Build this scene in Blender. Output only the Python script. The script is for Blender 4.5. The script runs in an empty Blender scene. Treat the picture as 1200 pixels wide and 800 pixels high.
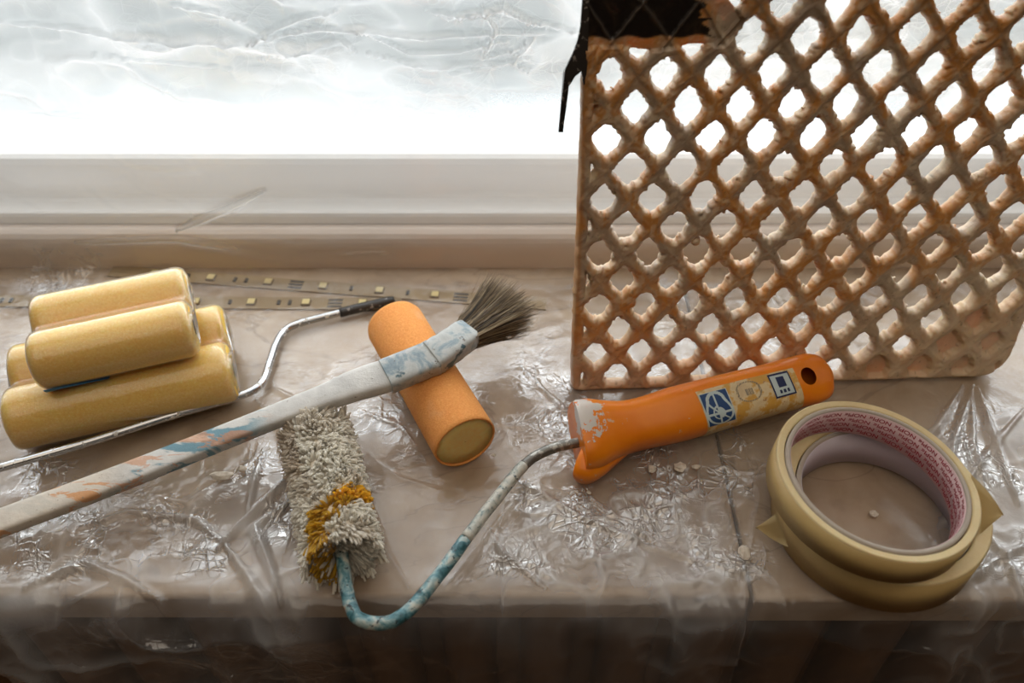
import bpy, bmesh, math, random
import numpy as np
from mathutils import Vector, Matrix
random.seed(5); rng = np.random.default_rng(5)
scene = bpy.context.scene
COL = scene.collection

# ---------------------------------------------------------------- camera
F = 1000.0                      # focal length in pixels of a 1200 px wide frame
PITCH = math.atan(0.976)
H = 0.335
cam_d = bpy.data.cameras.new('camera'); cam = bpy.data.objects.new('camera', cam_d); COL.objects.link(cam)
cam.location = (0, 0, H); cam.rotation_euler = (math.pi/2 - PITCH, 0, 0)
cam_d.sensor_width = 36; cam_d.lens = 36*F/1200; cam_d.clip_start = 0.01
cam_d.dof.use_dof = True; cam_d.dof.focus_distance = 0.40; cam_d.dof.aperture_fstop = 7.0
scene.camera = cam
# ---------------------------------------------------------------- sky, fill light, exposure
world = bpy.data.worlds.new('overcast'); scene.world = world; world.use_nodes = True
wn = world.node_tree; wn.nodes.clear()
wo = wn.nodes.new('ShaderNodeOutputWorld'); wb = wn.nodes.new('ShaderNodeBackground')
wt = wn.nodes.new('ShaderNodeTexCoord'); ws = wn.nodes.new('ShaderNodeSeparateXYZ'); wr = wn.nodes.new('ShaderNodeValToRGB')
wn.links.new(wt.outputs['Generated'], ws.inputs[0]); wn.links.new(ws.outputs['Z'], wr.inputs[0])
wr.color_ramp.elements[0].position = 0.0; wr.color_ramp.elements[0].color = (0.80, 0.84, 0.86, 1)
wr.color_ramp.elements[1].position = 0.7; wr.color_ramp.elements[1].color = (0.92, 0.97, 1.0, 1)
wn.links.new(wr.outputs[0], wb.inputs[0]); wb.inputs[1].default_value = 3.2
wn.links.new(wb.outputs[0], wo.inputs[0])

def area(name, loc, rot, sx, sy, power, color, portal=False):
    l = bpy.data.lights.new(name, 'AREA'); l.shape = 'RECTANGLE'; l.size = sx; l.size_y = sy
    l.energy = power; l.color = color
    if portal: l.cycles.is_portal = True
    o = bpy.data.objects.new(name, l); COL.objects.link(o); o.location = loc; o.rotation_euler = rot
    return o
area('window_portal', (0.05, 0.445, 0.72), (-math.pi/2, 0, 0), 1.5, 1.3, 1, (1, 1, 1), True)
area('room_fill', (0.0, -.45, 1.62), (0, 0, 0), 1.6, 1.5, 6.5, (1.0, 0.86, 0.70))  # unseen warm fill light, added to brighten the room side
vs = scene.view_settings
scene.display_settings.display_device = 'sRGB'
vs.view_transform = 'Standard'; vs.look = 'None'; vs.gamma = 1; vs.use_curve_mapping = False
vs.exposure = 0.66
scene.cycles.transparent_max_bounces = 12
scene.cycles.max_bounces = 6; scene.cycles.diffuse_bounces = 3; scene.cycles.glossy_bounces = 2
scene.cycles.caustics_reflective = False; scene.cycles.caustics_refractive = False

# ---------------------------------------------------------------- measuring helpers
CAM = np.array([0, 0, H]); FW = np.array([0, math.cos(PITCH), -math.sin(PITCH)]); UP = np.array([0, math.sin(PITCH), math.cos(PITCH)])
def ray(u, v): return FW + np.array([1, 0, 0])*(u-600)/F - UP*(v-400)/F
def at_z(u, v, z):
    d = ray(u, v); return CAM + d*(z-H)/d[2]
def at_y(u, v, y):
    d = ray(u, v); return CAM + d*y/d[1]

# ---------------------------------------------------------------- object helpers
def tag(o, label=None, cat=None, group=None, kind=None):
    if label: o['label'] = label
    if cat: o['category'] = cat
    if group: o['group'] = group
    if kind: o['kind'] = kind
    return o
def empty(name, loc=(0, 0, 0)):
    o = bpy.data.objects.new(name, None); COL.objects.link(o); o.location = loc; o.empty_display_size = .01
    return o
def base(o):
    return np.array(o.location) + (np.array(o.parent.location) if o.parent else 0)
def mesh_obj(name, V, Fc, mat, parent=None, smooth=True, col=None, origin=None):
    """V world coordinates; stored relative to the parent chain or the given origin"""
    V = np.asarray(V, float)
    if origin is None:
        off = np.zeros(3)
        p = parent
        while p is not None:
            off = off + np.array(p.location); p = p.parent
        loc = (0, 0, 0)
    else:
        off = np.array(origin, float); loc = tuple(origin)
    me = bpy.data.meshes.new(name)
    if isinstance(Fc, np.ndarray):
        n, k = Fc.shape
        me.vertices.add(len(V)); me.vertices.foreach_set('co', (V-off).ravel())
        me.loops.add(n*k); me.loops.foreach_set('vertex_index', Fc.ravel().astype(np.int32))
        me.polygons.add(n); me.polygons.foreach_set('loop_start', np.arange(0, n*k, k, dtype=np.int32))
        me.update(calc_edges=True)
    else:
        me.from_pydata([tuple(v) for v in (V-off)], [], Fc); me.update()
    me.validate()
    if smooth: me.polygons.foreach_set('use_smooth', np.ones(len(me.polygons), bool))
    if col is not None:
        a = me.color_attributes.new('paint', 'FLOAT_COLOR', 'POINT')
        c = np.ones((len(V), 4)); c[:, :np.shape(col)[1]] = col
        a.data.foreach_set('color', c.ravel())
    if mat: me.materials.append(mat)
    o = bpy.data.objects.new(name, me); COL.objects.link(o)
    o.location = loc if origin is not None else (0, 0, 0)
    if parent: o.parent = parent
    return o
def unit(v):
    v = np.asarray(v, float); return v/np.linalg.norm(v)
def spline(pts, n):
    """Catmull-Rom through points (any dimension)"""
    P = np.asarray(pts, float); P = np.vstack([2*P[0]-P[1], P, 2*P[-1]-P[-2]])
    out = []
    m = len(P)-3
    for i in range(m):
        for t in np.linspace(0, 1, n, endpoint=(i == m-1)):
            p0, p1, p2, p3 = P[i:i+4]
            out.append(.5*((2*p1)+(-p0+p2)*t+(2*p0-5*p1+4*p2-p3)*t*t+(-p0+3*p1-3*p2+p3)*t**3))
    return np.array(out)
def frames(path, ref=(0, 0, 1)):
    P = np.asarray(path); T = np.gradient(P, axis=0); T /= np.linalg.norm(T, axis=1)[:, None]
    n = np.array(ref, float); N = []
    for t in T:
        n = n - t*(n@t); n /= np.linalg.norm(n); N.append(n.copy())
    N = np.array(N); return P, T, N, np.cross(T, N)
def loft(path, section, ref=(0, 0, 1), cap=True, closed=True):
    """section(i, s) -> (k,2) points (side, up). Quads and n-gon caps"""
    P, T, N, B = frames(path, ref)
    V = []; n = len(P)
    for i in range(n):
        S = np.asarray(section(i, i/(n-1)))
        V.append(P[i] + np.outer(S[:, 0], B[i]) + np.outer(S[:, 1], N[i]))
    k = len(V[0]); V = np.vstack(V); Fs = []
    kk = k if closed else k-1
    for i in range(n-1):
        for j in range(kk):
            a = i*k+j; b = i*k+(j+1) % k
            Fs.append((a, b, b+k, a+k))
    if cap and closed:
        Fs.append(tuple(range(k-1, -1, -1))); Fs.append(tuple(range((n-1)*k, n*k)))
    return V, Fs
def ring(r, k=20): 
    a = np.linspace(0, 2*np.pi, k, endpoint=False); return np.c_[np.cos(a), np.sin(a)]*r
def tube(name, path, r, mat, parent, k=16, col=None):
    rr = (lambda s: r) if not callable(r) else r
    V, Fs = loft(path, lambda i, s: ring(rr(s), k))
    return mesh_obj(name, V, Fs, mat, parent, col=col)
def lathe(name, A, Bp, prof, mat, parent=None, k=64, wob=None, origin=None, closed=False):
    """prof: list of (distance along the axis, radius)"""
    A = np.asarray(A, float); ax = unit(np.asarray(Bp)-A)
    h = np.array([0, 0, 1.]) if abs(ax[2]) < .9 else np.array([0, 1., 0])
    n = unit(h-ax*(h@ax)); b = np.cross(ax, n)
    V = []; Fs = []
    for i, (d, r) in enumerate(prof):
        for j in range(k):
            a = 2*np.pi*j/k; q = r if wob is None else r*(1+wob(d, a))
            V.append(A+ax*d+(n*math.cos(a)+b*math.sin(a))*q)
    m = len(prof)
    for i in range(m if closed else m-1):
        i2 = (i+1) % m
        for j in range(k):
            Fs.append((i*k+j, i*k+(j+1) % k, i2*k+(j+1) % k, i2*k+j))
    return mesh_obj(name, V, Fs, mat, parent, origin=origin)
def box(name, lo, hi, mat, parent=None, bev=0.0, seg=3, origin=None, noise=None):
    bm = bmesh.new(); bmesh.ops.create_cube(bm, size=1)
    lo = np.array(lo); hi = np.array(hi)
    for v in bm.verts: v.co = Vector(((lo+hi)/2 + np.array(v.co)*(hi-lo)))
    if bev: bmesh.ops.bevel(bm, geom=bm.edges[:], offset=bev, segments=seg, affect='EDGES', profile=.5)
    V = [tuple(v.co) for v in bm.verts]; bm.verts.index_update()
    Fs = [tuple(v.index for v in f.verts) for f in bm.faces]; bm.free()
    return mesh_obj(name, V, Fs, mat, parent, smooth=False, origin=origin)
# numpy noise
_tab = rng.random((256, 256))
def vnoise(x, y, seed=0):
    x = np.asarray(x, float)+seed*17.31; y = np.asarray(y, float)+seed*7.77
    xi = np.floor(x).astype(int); yi = np.floor(y).astype(int); fx = x-xi; fy = y-yi
    fx = fx*fx*fx*(fx*(fx*6-15)+10); fy = fy*fy*fy*(fy*(fy*6-15)+10)
    g = lambda a, b: _tab[a & 255, b & 255]
    return (g(xi, yi)*(1-fx)+g(xi+1, yi)*fx)*(1-fy)+(g(xi, yi+1)*(1-fx)+g(xi+1, yi+1)*fx)*fy
def fbm(x, y, o=4, seed=0):
    s = 0; a = 1; t = 0
    for i in range(o): s = s+a*vnoise(x*2**i, y*2**i, seed+i); t += a; a *= .5
    return s/t
def ridged(x, y, seed=0, p=3):
    return (1-np.abs(2*vnoise(x, y, seed)-1))**p
def sstep(a, b, x):
    t = np.clip((x-a)/(b-a), 0, 1); return t*t*(3-2*t)

# ---------------------------------------------------------------- material helpers
def lin(c):
    return tuple(((v/255)/12.92 if v/255 <= .04045 else ((v/255+.055)/1.055)**2.4) for v in c)
class M:
    def __init__(s, name):
        s.m = bpy.data.materials.new(name); s.m.use_nodes = True; s.t = s.m.node_tree; s.t.nodes.clear()
        s.out = s.n('ShaderNodeOutputMaterial')
    def n(s, k, **kw):
        x = s.t.nodes.new(k)
        for a, b in kw.items(): setattr(x, a, b)
        return x
    def l(s, a, b): s.t.links.new(a, b)
    def noise(s, scale, detail=4, rough=.55, vec=None, dist=0):
        x = s.n('ShaderNodeTexNoise'); x.inputs['Scale'].default_value = scale; x.inputs['Detail'].default_value = detail
        x.inputs['Roughness'].default_value = rough; x.inputs['Distortion'].default_value = dist
        s.l(vec or s.obj(), x.inputs['Vector']); return x.outputs['Fac']
    def obj(s):
        if not hasattr(s, '_o'): s._o = s.n('ShaderNodeTexCoord').outputs['Object']
        return s._o
    def scaled(s, sc, rot=(0, 0, 0)):
        x = s.n('ShaderNodeMapping'); x.inputs['Scale'].default_value = sc; x.inputs['Rotation'].default_value = rot
        s.l(s.obj(), x.inputs['Vector']); return x.outputs[0]
    def ramp(s, fac, stops, interp='LINEAR'):
        x = s.n('ShaderNodeValToRGB'); e = x.color_ramp.elements; x.color_ramp.interpolation = interp
        while len(e) < len(stops): e.new(.5)
        for q, (p, c) in zip(e, stops):
            q.position = p; q.color = (*(lin(c) if len(c) == 3 and max(c) > 1 else c), 1)[:4]
        s.l(fac, x.inputs[0]); return x.outputs[0]
    def step(s, fac, a, b):
        x = s.n('ShaderNodeMapRange'); x.interpolation_type = 'SMOOTHSTEP'
        x.inputs[1].default_value = a; x.inputs[2].default_value = b; s.l(fac, x.inputs[0]); return x.outputs[0]
    def mix(s, f, a, b):
        x = s.n('ShaderNodeMix', data_type='RGBA')
        for i, v in ((0, f), (6, a), (7, b)):
            if hasattr(v, 'links'): s.l(v, x.inputs[i])
            elif i == 0: x.inputs[0].default_value = v
            else: x.inputs[i].default_value = (*lin(v), 1)
        return x.outputs[2]
    def math(s, op, a, b=0.0):
        x = s.n('ShaderNodeMath', operation=op)
        for i, v in enumerate((a, b)):
            if hasattr(v, 'links'): s.l(v, x.inputs[i])
            else: x.inputs[i].default_value = v
        return x.outputs[0]
    def bump(s, h, strength=.5, dist=.001, normal=None):
        x = s.n('ShaderNodeBump'); x.inputs['Strength'].default_value = strength; x.inputs['Distance'].default_value = dist
        s.l(h, x.inputs['Height'])
        if normal: s.l(normal, x.inputs['Normal'])
        return x.outputs[0]
    def attr(s, name='paint'):
        x = s.n('ShaderNodeVertexColor'); x.layer_name = name; return x.outputs[0]
    def pbsdf(s, color, rough=.5, metal=0, normal=None, spec=.5, sss=0, sssr=.002, trans=0, sheen=0, coat=0):
        x = s.n('ShaderNodeBsdfPrincipled')
        for k, v in (('Base Color', color), ('Roughness', rough), ('Metallic', metal)):
            if hasattr(v, 'links'): s.l(v, x.inputs[k])
            else: x.inputs[k].default_value = (*lin(v), 1) if k == 'Base Color' else v
        x.inputs['Specular IOR Level'].default_value = spec
        if normal: s.l(normal, x.inputs['Normal'])
        if sss:
            x.inputs['Subsurface Weight'].default_value = sss; x.inputs['Subsurface Scale'].default_value = sssr
            x.inputs['Subsurface Radius'].default_value = (1, .5, .25)
        if sheen: x.inputs['Sheen Weight'].default_value = sheen
        if coat: x.inputs['Coat Weight'].default_value = coat
        s.l(x.outputs[0], s.out.inputs[0]); return x
def simple(name, c, rough=.6, **k):
    m = M(name); m.pbsdf(c, rough, **k); return m.m

# marble sill
m = M('marble'); 
n1 = m.noise(14, 6, .6, dist=.8); n2 = m.noise(55, 5, .6, dist=.4); n3 = m.noise(7, 4, .5, m.scaled((1, 2.6, 1)), 1.6)
c = m.ramp(n1, [(.3, (142, 117, 91)), (.5, (166, 142, 115)), (.72, (190, 168, 142))])
c = m.mix(m.math('MULTIPLY', m.step(n2, .5, .75), .45), c, (138, 115, 92))
vein = m.math('ABSOLUTE', m.math('SUBTRACT', n3, .5))
c = m.mix(m.math('MULTIPLY', m.step(vein, .012, .0), .4), c, (104, 84, 68))
m.pbsdf(c, .38, normal=m.bump(n2, .25, .0006)); MARBLE = m.m
# film
def film_mat(name, scat, gloss, rough, bumps, tint=(.985, .985, .985), fres=.60, crink=False):
    m = M(name)
    a = m.n('ShaderNodeVertexColor'); a.layer_name = 'paint'; sep = m.n('ShaderNodeSeparateColor'); m.l(a.outputs[0], sep.inputs[0]); bunch_glint = sep.outputs[0]
    nrm = None
    for sc, st, di in bumps:
        nrm = m.bump(m.noise(sc, 3, .6, dist=1.2), st, di, nrm)
    if crink:                                   # facets of crumpled film
        wv = m.n('ShaderNodeTexNoise'); wv.inputs['Scale'].default_value = 30; m.l(m.obj(), wv.inputs['Vector'])
        ad = m.n('ShaderNodeMix', data_type='VECTOR'); ad.inputs[0].default_value = .025; m.l(m.obj(), ad.inputs[4]); m.l(wv.outputs['Color'], ad.inputs[5])
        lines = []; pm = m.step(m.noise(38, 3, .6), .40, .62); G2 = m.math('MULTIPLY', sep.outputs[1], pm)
        for sc, di, st3 in ((70, .0008, (1, .22, 1)), (170, .0004, (.25, 1, 1)), (300, .0003, (1, .4, 1))):      # crease lines
            mp = m.n('ShaderNodeMapping'); mp.inputs['Scale'].default_value = st3; mp.inputs['Rotation'].default_value = (0, 0, .5); m.l(ad.outputs[1], mp.inputs['Vector'])
            vo = m.n('ShaderNodeTexVoronoi', feature='DISTANCE_TO_EDGE'); vo.inputs['Scale'].default_value = sc; m.l(mp.outputs[0], vo.inputs['Vector'])
            lines.append(m.step(vo.outputs['Distance'], .035, .0))
            b_ = m.n('ShaderNodeBump'); b_.inputs['Distance'].default_value = di; m.l(m.step(vo.outputs['Distance'], .09, .0), b_.inputs['Height']); m.l(m.math('MULTIPLY', G2, .8), b_.inputs['Strength']); m.l(nrm, b_.inputs['Normal']); nrm = b_.outputs[0]
        for sc, am, st3 in ((40, .30, (1, .30, 1)), (105, .36, (.38, 1, 1))):            # each facet tilts its own way
            mp = m.n('ShaderNodeMapping'); mp.inputs['Scale'].default_value = st3; mp.inputs['Rotation'].default_value = (0, 0, -.4); m.l(ad.outputs[1], mp.inputs['Vector'])
            vo = m.n('ShaderNodeTexVoronoi'); vo.inputs['Scale'].default_value = sc; m.l(mp.outputs[0], vo.inputs['Vector'])
            sb = m.n('ShaderNodeVectorMath', operation='SUBTRACT'); m.l(vo.outputs['Color'], sb.inputs[0]); sb.inputs[1].default_value = (.5, .5, .5)
            sc_ = m.n('ShaderNodeVectorMath', operation='SCALE'); m.l(sb.outputs[0], sc_.inputs[0]); m.l(m.math('MULTIPLY', G2, am), sc_.inputs['Scale'])
            a2 = m.n('ShaderNodeVectorMath', operation='ADD'); m.l(nrm, a2.inputs[0]); m.l(sc_.outputs[0], a2.inputs[1])
            nz_ = m.n('ShaderNodeVectorMath', operation='NORMALIZE'); m.l(a2.outputs[0], nz_.inputs[0]); nrm = nz_.outputs[0]
    lw = m.n('ShaderNodeLayerWeight'); lw.inputs[0].default_value = .5; m.l(nrm, lw.inputs['Normal'])
    fac = m.math('ADD', m.math('MULTIPLY', m.math('POWER', lw.outputs['Facing'], 3.2), fres), gloss)
    fac = m.math('MULTIPLY', fac, m.math('ADD', 1.0, m.math('MULTIPLY', bunch_glint, 3.0)))
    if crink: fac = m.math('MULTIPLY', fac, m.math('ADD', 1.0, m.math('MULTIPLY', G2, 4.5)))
    fac = m.math('MINIMUM', fac, .85)
    tr = m.n('ShaderNodeBsdfTransparent'); tr.inputs[0].default_value = (*tint, 1)
    gl = m.n('ShaderNodeBsdfGlossy'); gl.inputs['Roughness'].default_value = rough; gl.inputs[0].default_value = (1, 1, 1, 1); m.l(nrm, gl.inputs['Normal'])
    mx = m.n('ShaderNodeMixShader'); m.l(fac, mx.inputs[0]); m.l(tr.outputs[0], mx.inputs[1]); m.l(gl.outputs[0], mx.inputs[2])
    df = m.n('ShaderNodeBsdfDiffuse'); df.inputs[0].default_value = (.9, .9, .9, 1); tl = m.n('ShaderNodeBsdfTranslucent'); tl.inputs[0].default_value = (.9, .9, .9, 1)
    m.l(nrm, df.inputs['Normal']); m.l(nrm, tl.inputs['Normal'])
    m2 = m.n('ShaderNodeMixShader'); m2.inputs[0].default_value = .5; m.l(df.outputs[0], m2.inputs[1]); m.l(tl.outputs[0], m2.inputs[2])
    sf = m.math('ADD', scat, m.math('MULTIPLY', bunch_glint, .6 if crink else .38))  # mask adds white scatter: painted glints on the sheet, gathered ends on the wrap
    if crink:
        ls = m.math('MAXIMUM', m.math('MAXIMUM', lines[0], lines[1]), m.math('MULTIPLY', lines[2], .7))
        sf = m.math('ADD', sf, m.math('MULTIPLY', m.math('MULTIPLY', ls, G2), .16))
    sf = m.math('MINIMUM', sf, .85)
    m3 = m.n('ShaderNodeMixShader'); m.l(sf, m3.inputs[0]); m.l(mx.outputs[0], m3.inputs[1]); m.l(m2.outputs[0], m3.inputs[2])
    m.l(m3.outputs[0], m.out.inputs[0]); return m.m
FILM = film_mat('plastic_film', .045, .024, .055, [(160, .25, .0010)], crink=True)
WRAP = film_mat('shrink_wrap', .09, .05, .13, [(120, .35, .0008), (500, .2, .0003)])
# glass
m = M('window_glass'); tr = m.n('ShaderNodeBsdfTransparent'); gl = m.n('ShaderNodeBsdfGlossy'); gl.inputs['Roughness'].default_value = .02
lw = m.n('ShaderNodeLayerWeight'); mx = m.n('ShaderNodeMixShader'); m.l(m.math('ADD', m.math('MULTIPLY', m.math('POWER', lw.outputs['Facing'], 4), .6), .05), mx.inputs[0])
m.l(tr.outputs[0], mx.inputs[1]); m.l(gl.outputs[0], mx.inputs[2]); m.l(mx.outputs[0], m.out.inputs[0]); GLASS = m.m
FRAME = simple('window_frame_paint', (238, 234, 228), .45)
FRAMEB = simple('window_frame_base', (222, 204, 188), .5)
WALL = simple('room_wall', (150, 126, 100), .9)
FLOOR = simple('floor_boards', (120, 92, 66), .6)
LEDGE = simple('outdoor_ledge', (238, 240, 240), .6)
m = M('outdoor_ground'); sp = m.n('ShaderNodeSeparateXYZ'); m.l(m.obj(), sp.inputs[0]); gn = m.noise(2.2, 3)
yy = m.math('ADD', sp.outputs['Y'], m.math('MULTIPLY', gn, .5))      # pale paving near the wall, worn lawn beyond it
m.pbsdf(m.mix(m.step(yy, -2.8, -1.5), (210, 214, 216), (56, 62, 60)), .9); GROUND = m.m
DARKRAD = simple('radiator_enamel', (96, 68, 44), .5)

# ================================================================ STRUCTURE
EDGE_Y = 0.186; FACE_Y = 0.408; JX = 0.1035
sill = tag(empty('trim_1', (0, .3, 0)), kind='structure')
def slab(x0, x1, y0, y1):
    bm = bmesh.new(); bmesh.ops.create_cube(bm, size=1)
    for v in bm.verts:
        v.co = Vector(((x0+x1)/2+v.co.x*(x1-x0), (y0+y1)/2+v.co.y*(y1-y0), -.009+v.co.z*.018))
    fe = [e for e in bm.edges if all(abs(v.co.y-y0) < 1e-6 and v.co.z > -.001 for v in e.verts)]
    bmesh.ops.bevel(bm, geom=fe, offset=.0022, segments=4, affect='EDGES', profile=.5)
    xe = [e for e in bm.edges if all(v.co.z > -.006 for v in e.verts) and (all(abs(v.co.x-x1) < 1e-6 for v in e.verts) or all(abs(v.co.x-x0) < 1e-6 for v in e.verts))]
    bmesh.ops.bevel(bm, geom=xe, offset=.0006, segments=1, affect='EDGES')
    bm.verts.index_update()
    V = [tuple(v.co) for v in bm.verts]; Fs = [tuple(v.index for v in f.verts) for f in bm.faces]; bm.free()
    return mesh_obj('slab', V, Fs, MARBLE, sill, smooth=False)
slab(-.85, JX-.0009, EDGE_Y, .412); slab(JX+.0009, .9, EDGE_Y-.0015, .412)
box('joint_mortar', (JX-.004, EDGE_Y+.008, -.018), (JX+.004, .41, -.004), simple('joint_dirt', (40, 32, 26), .9), sill)

win = tag(empty('window_1', (0, .43, 0)), kind='structure')
X0, X1 = -.72, .82
def strip(name, prof, mat, parent):   # profile in (y, z) extruded along x
    V = [(X0, y, z) for y, z in prof]+[(X1, y, z) for y, z in prof]; k = len(prof)
    Fs = [(i, (i+1) % k, (i+1) % k+k, i+k) for i in range(k)]+[tuple(range(k-1, -1, -1)), tuple(range(k, 2*k))]
    return mesh_obj(name, V, Fs, mat, parent, smooth=False)
strip('frame', [(.408, -.03), (.408, .019), (.4085, .022), (.410, .0245), (.4125, .0262), (.416, .027), (.46, .027), (.46, -.03)], FRAMEB, win)
strip('sash', [(.4165, .0275), (.4165, .0325), (.4172, .0345), (.419, .0355), (.426, .0362), (.4285, .0375), (.4295, .040), (.4300, .060), (.4308, .0635), (.433, .0655), (.436, .066), (.45, .066), (.45, .0275)], FRAME, win)
box('pane', (X0, .436, .06), (X1, .440, 1.38), GLASS, win)
for nm, a, b in (('frame_jamb', (X0-.05, .408, 0), (X0, .46, 1.42)), ('frame_jamb', (X1, .408, 0), (X1+.05, .46, 1.42)), ('frame_head', (X0-.05, .408, 1.37), (X1+.05, .46, 1.45))):
    box(nm, a, b, FRAME, win, .003, 2)
box('outside_ledge', (-1.2, .46, -.02), (1.3, .56, .0), LEDGE, win)
wf = tag(empty('wall_front', (0, .41, -.4)), kind='structure')
box('wall_below', (-2.2, .30, -.95), (2.2, .46, -.03), WALL, wf)
box('wall_side', (-2.2, .41, -.03), (X0-.05, .46, 1.7), WALL, wf)
box('wall_side', (X1+.05, .41, -.03), (2.2, .46, 1.7), WALL, wf)
box('wall_above', (X0-.05, .41, 1.45), (X1+.05, .46, 1.7), WALL, wf)
for nm, a, b, mt in (('wall_left', (-2.25, -3.0, -.95), (-2.2, .46, 1.7), WALL), ('wall_right', (2.2, -3.0, -.95), (2.25, .46, 1.7), WALL),
                     ('wall_back', (-2.2, -3.05, -.95), (2.2, -3.0, 1.7), WALL), ('ceiling', (-2.25, -3.05, 1.7), (2.25, .46, 1.75), WALL), ('floor', (-2.25, -3.05, -1.0), (2.25, .46, -.95), FLOOR)):
    tag(box(nm, a, b, mt, origin=((a[0]+b[0])/2, (a[1]+b[1])/2, a[2])), kind='structure')
tag(box('ground', (-12, .47, -1.3), (12, 25, -1.2), GROUND, origin=(0, 5, -1.3)), kind='structure')

# ================================================================ RADIATOR below the sill
rad = tag(empty('radiator', (0, .25, -.6)), 'dark ribbed radiator in the shadow under the front edge of the sill', 'radiator')
for i in range(16):
    x = -.34+i*.045
    V, Fs = loft([(x, .235, -.60), (x, .235, -.085), (x, .238, -.075), (x, .245, -.068)], lambda i_, s: np.c_[ring(1, 14)[:, 0]*.016*(1-.5*(s > .9)), ring(1, 14)[:, 1]*.022*(1-.5*(s > .9))], ref=(0, 1, 0))
    mesh_obj('rib', V, Fs, DARKRAD, rad)
box('radiator_panel', (-.37, .24, -.59), (.37, .262, -.08), DARKRAD, rad, .004)

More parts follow.
